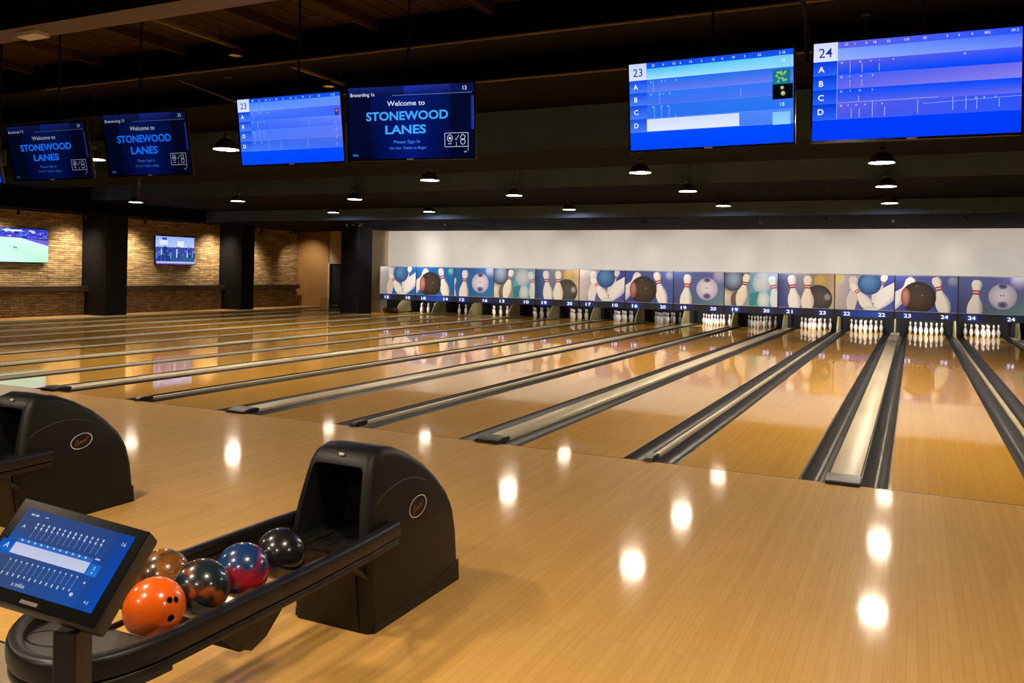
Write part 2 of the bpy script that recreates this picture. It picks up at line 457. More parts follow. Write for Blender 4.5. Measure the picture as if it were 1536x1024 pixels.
bm = bm_new(); box(bm, -26.2, -25.6, -6.5, 31.2, -.2, 5)
struct('wall_left', bm, M['stone'], 'stacked stone wall with screens on the left side')
bm = bm_new(); box(bm, 6.3, 6.5, -6.5, 31, -.3, 5)
struct('wall_right', bm, M['pillar'], 'dark side wall on the right')
bm = bm_new(); box(bm, -26.2, 6.5, -6.7, -6.5, -.3, 5)
struct('wall_rear', bm, M['pillar'], 'dark wall behind the seating')

# low stone wainscot and ledge (between the pillars)
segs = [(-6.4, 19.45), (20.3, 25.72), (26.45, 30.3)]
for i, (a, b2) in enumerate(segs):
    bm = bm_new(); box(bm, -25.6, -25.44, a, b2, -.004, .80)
    struct('baseboard_left' if i == 0 else 'baseboard_left_%d' % i, bm, M['stone_shaded'], 'shade-darkened stone base below the dark ledge')
    bm = bm_new(); box(bm, -25.6, -25.22, a, b2, .80, .98, .012)
    struct('trim_%d' % (4+i), bm, M['ledge'], 'dark wooden ledge along the stone wall')

# pillars
for i, (x0, x1, y0, y1) in enumerate(((-25.6,-24.4,19.45,20.3), (-25.6,-24.4,25.72,26.45), (-20.46,-19.6,27.0,27.9))):
    bm = bm_new(); box(bm, x0, x1, y0, y1, -.16, 3.9, .015)
    struct('pillar' if i == 0 else 'pillar.%03d' % i, bm, M['pillar'], ('charcoal pillar on the stone wall between the two wall screens', 'charcoal pillar on the stone wall nearer the end wall', 'free standing charcoal pillar beside the first masking panel')[i])

# ceiling: boards, beams across the hall and two stepped soffits
bm = bm_new(); box(bm, -26.2, 6.5, -6.7, 8.6, 4.78, 5.0)
struct('ceiling', bm, M['deck'], 'dark board ceiling over the approach')
bm = bm_new(); box(bm, -26.2, 6.5, 8.6, 30.8, 4.78, 5.0)  # same deck farther back, its falloff into dark put into the colour
struct('ceiling_lanes', bm, M['black_paint_shade'], 'ceiling over the lanes, its shade put in as black')
def shade_undersides(bm):  # undersides take a darker slot: shade put into the colour
    bm.normal_update()
    for f in bm.faces:
        if f.normal.z < -.5: f.material_index = 1
    return bm
bm = bm_new(); box(bm, -24.3, 6.5, 18.75, 23.7, 3.8, 4.78)
struct('ceiling_soffit', shade_undersides(bm), [M['lit_soffit_face'], M['black_paint_shade']], 'charcoal dropped ceiling above the middle of the lanes')
bm = bm_new(); box(bm, -26.2, 6.5, 23.7, 30.6, 3.415, 4.78)
struct('ceiling_soffit_back', shade_undersides(bm), [M['lit_soffit_face'], M['black_paint_shade']], 'lowest charcoal ceiling step in front of the white wall')
bm = bm_new(); box(bm, -26.2, -24.3, 11.0, 23.7, 3.39, 4.78)
struct('ceiling_soffit_side', shade_undersides(bm), [M['black_paint_shade'], M['black_paint_shade']], 'black ceiling step along the stone wall')
def beam(i, y0, y1, z, mat, lab):
    bm = bm_new(); box(bm, -24.3 if y0 > 10.8 else -26.0, 6.4, y0, y1, z, 4.78)
    for f in bm.faces:
        if f.normal.z < -.5 and len(mat) > 1: f.material_index = 1
    bm.normal_update()
    for f in bm.faces:
        if f.normal.z < -.5 and len(mat) > 1: f.material_index = 1
    return struct('beam' if i == 0 else 'beam.%03d' % i, bm, mat, lab)
beam(0, 5.92, 6.28, 4.3, [M['black_paint_shade'], M['beam_under']], 'black ceiling beam with underside coloured as lit, nearest the viewer')  # light on the black beam's underside is put into its colour
beam(1, 8.5, 8.78, 4.4, [M['black_paint_shade']], 'black ceiling beam just past the hanging screens')
beam(2, 10.7, 11.0, 4.48, [M['black_paint_shade']], 'black ceiling beam over the front of the lanes')
beam(3, 14.25, 16.9, 4.0, [M['lit_soffit_face'], M['black_paint_shade']], 'broad charcoal bulkhead across the hall')  # underside blacker than the face, shade put into the colour
# joists between the first two beams
for i, x in enumerate((-12.4, -10.9, -9.2, -7.2, -6.0, -4.4, -2.4)):
    bm = bm_new(); box(bm, x-.05, x+.05, 6.28, 8.5, 4.66, 4.78)
    struct('joist' if i == 0 else 'joist.%03d' % i, bm, M['deck'], 'narrow ceiling joist between the first two beams')

# ------------------------------------------------------------------ lanes
LANES = list(range(9, 26))
def ordinal(n): return ['', 'first','second','third','fourth','fifth','sixth','seventh','eighth','ninth','tenth','eleventh','twelfth','thirteenth','fourteenth','fifteenth','sixteenth','seventeenth'][n]
ART = {4:'pin beside a white ball', 3:'brown ball between leaning pins', 2:'blue ball among scattered pins', 1:'two pins before a dark ball', 0:'dark ball and blurred teal pins'}
def art_of(n): return n % 5          # 24->4, 23->3, 22->2, 21->1, 20->0
def lane_phrase(n): return ordinal(25-n)+' lane from the right' if n < 25 else 'beyond the last divider at right'
for n in LANES:
    a, b2 = lane_span(n)
    bm = bm_new(); box(bm, a, b2, FOUL, lane_end(n), -.16, 0)
    o = obj('bowling_lane', bm, M['lane'])
    tag(o, 'glossy maple bowling lane, '+lane_phrase(n), 'bowling lane', 'bowling lanes side by side')

def gutter_bm(x0, x1, yend):
    bm = bm_new(); n = 10
    top = []
    prof = [(0, -.006), (.012, -.008)]
    w = x1-x0
    for k in range(n+1):
        t = k/n; prof.append((.014+(w-.028)*t, -.012-.085*math.sin(PI*t)**.75))
    prof += [(w-.012, -.008), (w, -.006)]
    low = [(w, -.155), (0, -.155)]
    P = prof+low
    A = [bm.verts.new((x0+x, FOUL+.001, z)) for x, z in P]; B = [bm.verts.new((x0+x, yend, z)) for x, z in P]
    m = len(P)
    for k in range(m): bm.faces.new((A[k], B[k], B[(k+1) % m], A[(k+1) % m]))
    bm.faces.new(list(reversed(A))); bm.faces.new(B)
    bmesh.ops.recalc_face_normals(bm, faces=bm.faces[:])
    return bm

def divider(cx, half, caph, lab, yend, wide):
    t = thing('lane_divider', lab, 'lane divider', (0,0,0), 'dividers between the lanes')
    for s in (-1, 1):
        x0, x1 = (cx-half, cx-caph) if s < 0 else (cx+caph, cx+half)
        obj('gutter', gutter_bm(x0, x1, yend), M['gutter'], t, smooth=True)
        e = cx+s*half
        bm = bm_new(); box(bm, min(e, e-s*.008), max(e, e-s*.008), FOUL+.002, yend, -.02, .0008); obj('edge_strip', bm, M['trimdark'], t)
    bm = bm_new(); box(bm, cx-caph, cx+caph, FOUL+.20, yend, -.155, .024, .007); obj('capping', bm, M['cap'], t, smooth=True)
    # black nose block
    cw = caph+.012
    bm = bm_new()
    prof = [(FOUL-.065, .002), (FOUL-.045, .030), (FOUL+.05, .052), (FOUL+.20, .045), (FOUL+.215, .026), (FOUL+.215, .002)]
    if not wide: prof = [(FOUL-.04, .002), (FOUL-.03, .030), (FOUL+.04, .046), (FOUL+.20, .040), (FOUL+.215, .026), (FOUL+.215, .002)]
    A, B, fs = prism(bm, prof, cx-cw, cx+cw)
    bmesh.ops.bevel(bm, geom=[e for e in bm.edges], offset=.006, segments=2, affect='EDGES')
    obj('end_block', bm, M['endcap'], t, smooth=True)
    return t
CAPW, CAPN = .125, .027
for k in range(-7, 2):
    c = wide_c(k)
    if c < -24.3 or c > 3: continue
    n = 23+2*k          # lane to its right
    ye = 27.0 if n == 11 else (LANE_END if n > 11 else 29.6)
    lab = 'wide cream capped divider with gutters, right of the '+lane_phrase(n-1) if n-1 >= 9 else 'wide cream capped divider with gutters along the stone wall walkway'
    divider(c, WIDE_HALF, CAPW, lab, ye, True)
for k in range(-7, 1):
    c = narrow_c(k); n = 23+2*k
    if n < 9: continue
    ye = 26.85 if n == 11 else (LANE_END if n > 11 else 29.6)
    divider(c, NARROW_HALF, CAPN, 'narrow cream capped divider with gutters, right of the '+lane_phrase(n), ye, False)

# ------------------------------------------------------------------ pin decks: kickbacks, pit and pins
KICK = [(28.7,.0),(28.73,.10),(28.84,.24),(28.98,.36),(29.12,.47),(29.24,.58),(29.72,.58),(29.78,.0)]
for n in range(11, 25):
    # divider on the right of lane n
    c = narrow_c((n-23)//2) if n % 2 else wide_c((n-23)//2+1)
    w = .05 if n % 2 else .13
    bm = bm_new(); A, B, fs = prism(bm, KICK, c-.022, c+.022)
    bmesh.ops.translate(bm, verts=bm.verts[:], vec=(0,0,.026))
    tag(obj('kickback', bm, M['kick']), ('cream curved kickback plate left of the pins on the '+lane_phrase(n+1)) if n < 24 else 'cream curved kickback plate right of the rightmost pins', 'kickback', 'kickback plates between the pin decks')
    bm = bm_new(); box(bm, c-w, c+w, 29.79, 30.5, .026, 1.81)  # black where the kickback runs on unlit, shade put into the colour
    struct('wall_pit' if n == 11 else 'wall_pit.%03d' % (n-11), bm, M['pitblack'])
bm = bm_new(); box(bm, -20.6, 4.6, 30.5, 30.59, -.16, 1.83)
struct('wall_pit_back', bm, M['pitblack'], 'black curtain behind the pins')
bm = bm_new(); box(bm, -18.95, 4.6, 27.62, 30.59, 1.82, 1.86)  # added out of view to keep wall light off the pins
struct('ceiling_light_block', bm, M['pitblack'], 'added unseen cover keeping light out of the pin pit')

def pin_mesh():
    bm = bm_new()
    H = .381
    pr = [(0,0),(.0258,0),(.029,.006),(.040,.04),(.053,.08),(.0605,.114),(.058,.148),(.0475,.19),(.036,.222),(.0285,.245),(.0243,.262),(.0234,.276),(.0240,.288),(.0258,.302),(.0290,.322),(.0322,.343),(.0315,.358),(.027,.371),(.017,.379),(0,.381)]
    red = [0]*len(pr)
    for i in range(len(pr)-1):
        z = (pr[i][1]+pr[i+1][1])/2
        if .245 <= z < .262 or .276 <= z < .288: red[i] = 1
    lathe(bm, pr, 16, mats=red, cap=False)
    return bm
pin0 = obj('bowling_pin', pin_mesh(), [M['pin'], M['pin_red']], smooth=True)
POS = ['front pin', 'second row left pin', 'second row right pin', 'third row left pin', 'third row middle pin', 'third row right pin', 'back row far left pin', 'back row inner left pin', 'back row inner right pin', 'back row far right pin']
SP = .3048
first = True
HEADY = 29.35
for n in range(12, 25):
    xc = lane_c(n); i = 0
    for row in range(4):
        for q in range(row+1):
            o = pin0 if first else pin0.copy()
            if not first: COL.objects.link(o)
            first = False
            o.location = (xc+(q-row/2)*SP, HEADY+row*.275, .0005)
            tag(o, '%s of the white rack, %s' % (POS[i], lane_phrase(n)), 'bowling pin', 'bowling pins racked on the %s' % lane_phrase(n))
            i += 1
PINLIGHT = {24:16, 23:22, 22:20, 21:18, 20:2.0, 19:26, 18:2.0, 17:7, 16:6, 15:2.0, 14:12, 13:2.2, 12:14}
for n, p in PINLIGHT.items():
    ld = bpy.data.lights.new('pin_light', 'AREA'); ld.shape = 'RECTANGLE'; ld.size = 1.0; ld.size_y = .06; ld.energy = p; ld.color = (1, .97, .92); ld.spread = math.radians(120)
    lo = bpy.data.objects.new('pin_light', ld); COL.objects.link(lo)
    lo.location = (lane_c(n), 28.25, 1.0)
    d = Vector((lane_c(n), 29.6, .15))-Vector(lo.location); lo.rotation_euler = d.to_track_quat('-Z', 'Y').to_euler()

# ------------------------------------------------------------------ masking panels
NUMS = {12:('15','10'),13:('18','14'),14:('12','16'),15:('13','10'),16:('19','20'),17:('17','10'),18:('16','20'),19:('19','20'),20:('19','20'),21:('21','23'),22:('22','22'),23:('23','24'),24:('24','24'),25:('25','26')}
def mixc(a, b2, t): return tuple(u+(v-u)*t for u, v in zip(a, b2))
def panel_art(n, w, h):
    c = Canvas(w, h, .0012)
    v = max(0, min(1, (17-n)/4.0))         # the left panels are printed in brighter blue
    def B(col): return mixc(col, (18,104,184), .85*v)
    a = art_of(n)
    if a == 4:
        c.quad4(0, 0, w, h, B((78,98,158)), B((96,94,168)), B((112,158,158)), B((66,68,112)))
        c.disc(.93*w, .12*h, .16*w, B((110,110,170)), (176,178,206))
        c.pin(.27*w, .42*h, 1.18*h, .06, (232,230,226), (150,146,150), width=1.0)
        if n <= 15: c.pin(-.02*w, .62*h, .95*h, .1, (214,220,214), (150,170,190), None)
        c.disc(.67*w, .52*h, .215*w, (176,172,204), (226,224,236), 0, -.1, ry=.34*h)
        c.disc(.67*w, .245*h, .07*w, (150,146,186), (66,58,104), 0, 0, ry=.075*h)
        c.disc(.67*w, .74*h, .085*w, (184,180,208), (74,70,124), 0, 0, ry=.1*h)
        for dx in (-.028, .012): c.disc(.67*w+dx*w, .49*h, .011*w, (30,28,40), (20,18,30))
    elif a == 3:
        c.quad4(0, 0, w, h, B((66,80,160)), B((84,96,150)), B((62,84,160)), B((52,70,150)))
        c.disc(.93*w, .15*h, .1*w, B((84,96,150)), mixc((150,160,190), (120,200,190), v))
        c.pin(.17*w, .34*h, 1.15*h, .62, (232,234,236), (176,176,206), None)
        c.pin(.70*w, .34*h, 1.12*h, -.25, (236,232,224), (150,144,150))
        c.disc(.38*w, .60*h, .285*w, (44,38,34), (78,64,54), -.2, -.1, ry=.43*h)
        c.disc(.17*w, .60*h, .075*w, (150,62,52) if n > 15 else (190,60,56), (176,150,136), 0, -.3, ry=.26*h)
        c.disc(.35*w, .29*h, .012*w, (60,56,54), (210,206,204)); c.disc(.44*w, .55*h, .014*w, (64,60,58), (220,214,210))
    elif a == 2:
        c.quad4(0, 0, w, h, (214,204,196), B((70,76,170)), B((70,90,168)), (198,184,180))
        if n == 22: c.disc(.05*w, .12*h, .11*w, (213,203,195), (224,206,110), 0, 0)
        c.quad4(.62*w, 0, w, h, B((74,76,170)), B((58,70,164)), B((64,90,170)), B((120,104,190)))
        c.pin(.31*w, .36*h, 1.1*h, .0, (224,216,212), (206,196,196), (206,120,112))
        c.poly([(.34*w,h),(.42*w,.52*h),(.55*w,.9*h),(.6*w,h)], B((88,92,160)))
        c.pin(.80*w, .22*h, .85*h, .35, (230,226,222), (196,196,210), (150,60,60))
        c.disc(.59*w, .25*h, .20*w, (34,72,132), (92,142,196), -.25, -.3, ry=.31*h)
        c.pin(.38*w, .47*h, .95*h, -.62, (240,236,230), (210,204,210), (206,90,90))
        c.pin(1.08*w, .18*h, 1.3*h, .66, (236,238,236), (190,186,214), None)
        c.disc(.62*w, 1.0*h, .13*w, (204,200,214), (236,234,230), 0, 0, ry=.12*h)
    elif a == 1:
        c.quad4(0, 0, w, h, B((60,66,112)), (196,160,112), (206,190,168), B((52,58,112)))
        c.quad4(0, 0, .3*w, h, B((64,70,120)), B((140,146,180)), B((96,98,140)), B((50,58,116)))
        c.quad4(.3*w, 0, .56*w, h, B((140,146,180)), (170,160,150), (90,86,84), B((96,98,140)))
        c.disc(.76*w, .2*h, .12*w, (180,152,112), (206,168,90), 0, 0)
        c.disc(.72*w, .72*h, .25*w, (54,52,50), (84,82,80), .3, -.1, ry=.40*h)
        c.disc(.88*w, .66*h, .07*w, (84,82,80), (170,166,164), 0, 0, ry=.12*h)
        c.pin(.26*w, .37*h, 1.12*h, -.12, (234,234,232), (176,176,186))
        c.pin(.53*w, .37*h, 1.10*h, .0, (236,228,214), (206,190,176))
    else:
        c.quad4(0, 0, w, h, B((90,96,116)), B((120,140,170)), B((90,160,186)), (190,176,148))
        c.quad4(.48*w, 0, w, h, (120,160,190), (150,150,200), (110,170,196), (70,160,180))
        c.disc(.70*w, .30*h, .17*w, (150,180,200), (206,210,216), 0, 0, ry=.32*h)
        c.disc(.74*w, .80*h, .12*w, (150,190,200), (222,226,224), 0, 0, ry=.28*h)
        c.poly([(.48*w,.62*h),(.66*w,.55*h),(.6*w,.95*h),(.48*w,h)], (58,136,150))
        c.disc(.05*w, .85*h, .2*w, (150,134,116), (226,216,200), -.2, -.4, ry=.36*h)
        c.disc(.22*w, .82*h, .1*w, (100,88,76), (120,106,90), ry=.25*h)
        c.disc(.16*w, .20*h, .21*w, (48,56,76), (150,170,200), .1, 0, ry=.36*h)
        c.pin(.39*w, .32*h, 1.0*h, .24, (238,232,218), (212,196,166), (120,40,40))
        c.pin(.93*w, .40*h, 1.1*h, -.2, (214,226,230), (150,190,206), (206,80,70))
    c.rect(0, h-.012, w, h, (176,180,186))
    c.rect(0, 0, w, .010, (206,208,214))
    return c

for n in range(12, 26):
    k = (n-23)//2
    x0, x1 = (wide_c(k), narrow_c(k)) if n % 2 else (narrow_c(k), wide_c(k+1))
    w = x1-x0; cx = (x0+x1)/2
    dz = .012*(24-n)*.5
    t = thing('masking_panel', 'printed masking panel of '+ART[art_of(n)]+', '+(ordinal(25-n)+' panel from the right' if n < 25 else 'past the right picture edge'), 'masking panel', (cx, MASKY, 0), 'masking panels above the pins')
    bm = bm_new(); box(bm, -w/2+.003, w/2-.003, 0, .10, .565, 1.872, .006); obj('panel_body', bm, M['mask_frame'], t)
    art = panel_art(n, w-.03, 1.075).build('printed_picture', M['print'], t, y0=-.004)
    art.location = (0, 0, 1.325)
    st = Canvas(w-.02, .2, .0012)
    ww = w-.02
    dark = (40,42,50); blue = (40,70,176)  # blue zones: projected blue light put into the strip's colour
    if n in (22, 13, 23):
        st.rect(0, 0, ww*.18, .2, dark, (36,60,140), horiz=True); st.rect(ww*.18, 0, ww*.80, .2, (36,64,170) if n != 23 else (34,50,130), (44,84,190) if n != 23 else (44,46,60), horiz=True); st.rect(ww*.80, 0, ww, .2, (36,60,140), dark, horiz=True)
    else:
        st.rect(0, 0, ww*.12, .2, dark, (36,48,110), horiz=True); st.rect(ww*.12, 0, ww*.30, .2, blue if n % 2 == 0 else (36,48,110)); st.rect(ww*.30, 0, ww*.45, .2, (36,48,110), dark, horiz=True)
        st.rect(ww*.45, 0, ww*.66, .2, dark); st.rect(ww*.66, 0, ww*.78, .2, dark, (40,58,136), horiz=True); st.rect(ww*.78, 0, ww, .2, (40,58,136), (44,46,52), horiz=True)
    st.rect(0, 0, ww, .008, (20,20,26))
    so = st.build('number_strip', M['print'], t, y0=-.004); so.location = (0, 0, .675)
    for s, q in ((NUMS[n][0], .21), (NUMS[n][1], .80)):
        nc = Canvas(.26, .15, .001)
        nc.text(s, .13, .075, .105, (226,232,255), .012, 'c', width=.19)
        no = nc.build('lane_number', M['number'], so, y0=-.018); no.location = (-ww/2+ww*q, 0, -.007)

# ------------------------------------------------------------------ pendant lamps
def make_lamp(top, glow):
    """origin at the middle of the lamp opening"""
    t = thing('pendant_lamp', '', 'lamp')
    bm = bm_new()
    prof = [(.198,-.002),(.205,.0),(.203,.012),(.185,.055),(.15,.11),(.10,.15),(.055,.17),(.05,.175)]
    lathe(bm, prof+[(.046,.17),(.05,.162),(.096,.142),(.145,.102),(.178,.05),(.196,.01),(.198,-.002)], 28, cap=False)
    obj('lamp_shade', bm, M['shade'], t, smooth=True)
    bm = bm_new(); lathe(bm, [(.052,.172),(.056,.18),(.056,.235),(.04,.25),(.018,.262),(0,.262)], 16, cap=True); obj('socket', bm, M['shade'], t, smooth=True)
    bm = bm_new(); lathe(bm, [(0,.010),(.19,.010),(.19,.016),(0,.016)], 24, cap=False); obj('diffuser', bm, glow, t)
    return t
def lamp_cord(t, h):
    bm = bm_new(); lathe(bm, [(.008,.26),(.008,h)], 8); obj('cord', bm, M['cord'], t)
    bm = bm_new(); lathe(bm, [(.05,h-.03),(.05,h)], 14); obj('canopy', bm, M['cord'], t)
def copy_tree(o, keep=None):
    r = o.copy(); COL.objects.link(r)
    for ch in o.children:
        c = ch.copy(); COL.objects.link(c); c.parent = r
    return r
LAMPS = [  # x, y, soft, label
 (-13.3,10.3,0,'grey pendant lamp seen in the gap between the two left welcome screens'),
 (-9.95,10.1,0,'grey dome pendant lamp just left of the left scoreboard screen 23'),
 (-.55,10.4,0,'pendant lamp hidden behind the 24 scoreboard screen'),
 (-.50,14.7,0,'largest lit pendant lamp hanging below the 24 scoreboard screen'),
 (-4.57,14.9,0,'lit pendant lamp hanging just under the left end of the right 23 scoreboard'),
 (-9.1,14.95,0,'lit pendant lamp hanging below the right end of the large welcome screen'),
 (-.54,18.45,0,'middle lamp of the three stacked below the 24 scoreboard screen'),
 (-4.57,18.5,0,'lit pendant lamp between the two scoreboards on the right, second row back'),
 (-8.85,18.5,0,'lit pendant lamp right of the one under the large welcome screen'),
 (-13.6,18.3,0,'lit pendant lamp left of and below the large welcome screen'),
 (-17.45,18.2,0,'lit pendant lamp above the second pillar on the stone wall'),
 (-21.1,17.8,1,'dim pendant lamp above the first pillar on the stone wall'),
 (-.57,22.6,1,'lowest lamp of the three stacked below the 24 scoreboard screen'),
 (-4.62,22.6,1,'lit pendant lamp in front of the white wall, third column from the right'),
 (-9.2,23.0,1,'dim pendant lamp in front of the white wall, above the middle panels'),
 (-14.0,23.0,1,'dim pendant lamp near the left end of the white wall'),
 (-17.55,22.7,1,'dim pendant lamp above the free standing pillar'),
 (-9.0,2.4,2,'pendant lamp over the approach above the left ball return'),
 (-4.57,2.2,2,'pendant lamp hanging over the left of the approach'),
 (-.55,2.2,2,'pendant lamp hanging over the right of the approach'),
 (3.6,2.2,2,'pendant lamp hanging over the far right of the approach'),
 (-3.3,.3,2,'added pendant lamp above the score tablet, brightening the balls'),  # added out of view to brighten the balls and near floor
 (-4.57,-1.8,2,'pendant lamp hanging over the seating on the left'),
 (-.55,-1.8,2,'pendant lamp hanging over the seating on the right'),
 (3.6,10.3,0,'pendant lamp hanging over the far right lanes'),
 (3.6,14.8,0,'pendant lamp farther along over the far right lanes'),
]
def ceil_at(y):
    if 14.25 <= y <= 16.9: return 4.0
    if 18.75 <= y < 23.7: return 3.8
    if y >= 23.7: return 3.415
    return 4.78
protos = {}
for x, y, soft, lab in LAMPS:
    if 18.2 < y < 18.75: y = 18.5
    if soft not in protos:
        protos[soft] = make_lamp(None, [M['lamp_glow'], M['lamp_glow_far'], M['lamp_glow_near']][soft]); t = protos[soft]
    else: t = copy_tree(base[soft])
    if soft not in globals().setdefault('base', {}):
        base[soft] = copy_tree(t)          # clean copy without cord for further copies
    h = ceil_at(y)-3.6
    t.location = (x, y, 3.6); t['label'] = lab; t['group'] = 'pendant lamps over the hall'
    if h > .27: lamp_cord(t, h)
for b0 in base.values():
    for ch in list(b0.children): bpy.data.objects.remove(ch)
    bpy.data.objects.remove(b0)

# ------------------------------------------------------------------ spotlights (fixtures with light objects; some added)
def spot(loc, target, energy, size_deg, lab, blend=.8, col=(1,.95,.89), radius=.05):
    t = thing('spotlight', lab, 'spotlight', loc, 'small black spotlights')
    d = (Vector(target)-Vector(loc)).normalized(); R = d.to_track_quat('-Z', 'Y').to_matrix().to_4x4()
    bm = bm_new(); lathe(bm, [(0,.10),(.03,.10),(.042,.085),(.048,-.04),(.042,-.04),(.040,.02),(0,.02)], 16, cap=False)
    bm.transform(R); can = obj('spotlight_can', bm, M['tvcase'], t, smooth=True)
    bm = bm_new(); lathe(bm, [(0,-.015),(.039,-.015),(.039,-.01),(0,-.01)], 14, cap=False); bm.transform(R); obj('lens', bm, M['spot_glow'], can)
    bm = bm_new(); tube(bm, [R @ Vector((0,0,.09)), Vector((0,0,.06))+R @ Vector((0,0,.09))], .012, 8)
    obj('bracket', bm, M['cord'], t)
    ld = bpy.data.lights.new('spotlight_beam', 'SPOT'); ld.energy = energy; ld.spot_size = math.radians(size_deg); ld.spot_blend = blend; ld.color = col; ld.shadow_soft_size = radius
    lo = bpy.data.objects.new('spotlight_beam', ld); COL.objects.link(lo); lo.parent = t
    lo.location = d*.06; lo.rotation_euler = d.to_track_quat('-Z', 'Y').to_euler()
    return t
k = 0
for i in range(-6, 2):
    x = wide_c(i)
    if x < -18: continue
    spot((x, 23.95, 3.24), (x, 30.6, 2.45), 900, 40, 'black wall spotlight left of the %s' % lane_phrase(23+2*i))
spot((-17.9, 23.95, 3.24), (-19.7, 30.6, 2.45), 1000, 38, 'added black spotlight brightening the white wall corner')  # added to brighten the dark corner of the wall
for i in range(-6, 1):  # added set, put in to brighten the masking panels
    x = narrow_c(i)
    if x < -18: x = -17.9
    spot((x, 24.3, 3.30), (x, MASKY, 1.25), 330, 88, 'added panel spotlight right of the %s' % lane_phrase(23+2*i) if i > -6 else 'leftmost added spotlight aimed at the masking panels')
# stone wall grazers
for y, lab in ((18.9,'black spotlight above the stone wall just left of the first pillar'), (16.6,'black spotlight above the left wall screen'), (21.3,'black spotlight above the stone wall right of the first pillar'), (25.2,'black spotlight above the stone wall left of the second pillar'), (27.2,'black spotlight above the stone wall right of the second pillar')):
    spot((-24.75, y, 3.24), (-25.6, y, 1.15), 420, 100, lab, 1.0, (1,.84,.62), .3)
spot((-24.6, 28.9, 3.25), (-24.9, 30.6, 1.3), 220, 90, 'black spotlight aimed at the tan end wall', .9, (1,.82,.58))

# ------------------------------------------------------------------ hanging screens
def tv(name_label, cx, cz, tilt, yaw, w, h, canvas, rod_top, Y=7.2, mat='screen', cat='screen', lower=False, rods=(0,)):
    t = thing('hanging_screen', name_label, cat, (cx, Y, cz), 'screens hanging over the foul line')
    R = Matrix.Rotation(yaw, 4, 'Z') @ Matrix.Rotation(tilt, 4, 'X')
    def put(o): o.matrix_local = R; return o
    bm = bm_new(); box(bm, -w/2, w/2, .0, .045, -h/2, h/2, .006)
    box(bm, -w*.3, w*.3, .045, .085, -h*.3, h*.3, .012)
    put(obj('case', bm, M['tvcase'], t))
    bm = bm_new()
    b = .012
    for q in ((-w/2,w/2,h/2-b,h/2),(-w/2,w/2,-h/2,-h/2+b*1.5),(-w/2,-w/2+b,-h/2,h/2),(w/2-b,w/2,-h/2,h/2)):
        box(bm, q[0], q[1], -.008, .0, q[2], q[3])
    bez = put(obj('bezel', bm, M['bezel'], t))
    put(canvas.build('display', M[mat], t, y0=-.001))
    bm = bm_new(); box(bm, -.035, .035, -.0095, -.008, -h/2+.004, -h/2+.014); obj('maker_badge', bm, M['badge'], bez)
    bm = bm_new()
    for rx in rods:
        tube(bm, [(rx, .13, -.62 if lower else -.2), (rx, .13, rod_top-cz)], .014, 8)
    obj('hanging_pole', bm, M['steel_dark'], t)
    bm = bm_new(); box(bm, rods[0]-.12, rods[0]+.12, .06, .145, -.1, .1, .008); obj('mount_bracket', bm, M['steel_dark'], t)
    return t

BLUE, MID, PALE = (0,66,255), (62,92,250), (122,132,246)
def small_digits(c, y, xs, size, col=(226,236,255), toks=None):
    toks = toks or ['27','1','0','18','32','110','20','0','6','5','802','09 2']
    for x, s in zip(xs, toks): c.text(s, x, y, size, col, .006)
def score24(w, h):
    c = Canvas(w-.024, h-.03, .0004); w, h = c.w, c.h
    c.rect(0, 0, w, h, (0,70,255), (0,58,250))
    # header row and light row
    c.quad4(.125*w, 0, w, .065*h, (96,98,240), (40,84,250), (40,84,250), (96,98,240))
    c.quad4(.125*w, .065*h, w, .19*h, (120,158,250), (70,110,252), (110,140,250), (146,176,252))
    rows = [.19, .335, .48, .625, .785]
    cols = [((96,92,226),(70,90,250),(0,70,255),(10,74,255)), ((60,96,250),(112,104,236),(134,130,238),(110,104,232)), ((10,76,255),(0,72,255),(108,106,236),(88,96,236)), ((96,92,228),(40,84,250),(50,86,246),(70,88,240))]
    for i in range(4):
        c.quad4(.125*w, rows[i]*h, w, rows[i+1]*h, *cols[i])
        c.rect(0, rows[i]*h, .125*w, rows[i+1]*h, (0,58,220), (40,98,255))
        c.line(0, rows[i+1]*h, w*.5, rows[i+1]*h, .003, (70,120,255))
    c.rect(0, 0, .125*w, .19*h, (214,218,250), (226,230,252))
    c.text('24', .062*w, .10*h, .095*h, (24,44,150), .004, 'c')
    for i, s in enumerate('ABCD'): c.text(s, .042*w, (rows[i]+.078)*h, .058*h, (236,240,255), .022, 'c')
    c.line(.125*w, .19*h, .125*w, .785*h, .004, (150,180,255))
    small_digits(c, .032*h, [u*w for u in (.16,.21,.265,.305,.37,.455,.545,.655,.71,.77,.83,.95)], .024*h)
    for i, us in enumerate(((.14,.185,.235,.29,.335,.4,.735),(.14,.185,.24,.3),(.14,.19,.235,.30),(.14,.18,.22,.265,.32,.35,.79,.83,.88))):
        small_digits(c, (rows[i]+.028)*h, [u*w for u in us], .018*h, toks=['23','7','12','6','1','4','73','9','8'])
    for u, a, b2 in ((.19,.24,.33),(.25,.24,.33),(.335,.25,.33),(.19,.40,.47),(.25,.40,.47),(.235,.56,.62),(.2,.69,.78),(.24,.69,.78),(.305,.62,.78),(.365,.69,.78),(.525,.64,.77),(.69,.63,.76),(.75,.63,.76),(.8,.67,.76),(.9,.67,.75)):
        c.line(u*w, a*h, u*w, b2*h, .004, (176,196,255))
    c.line(.125*w, .625*h, w*.62, .625*h, .003, (170,186,255)); c.line(.55*w, .68*h, w, .655*h, .003, (150,180,255))
    return c
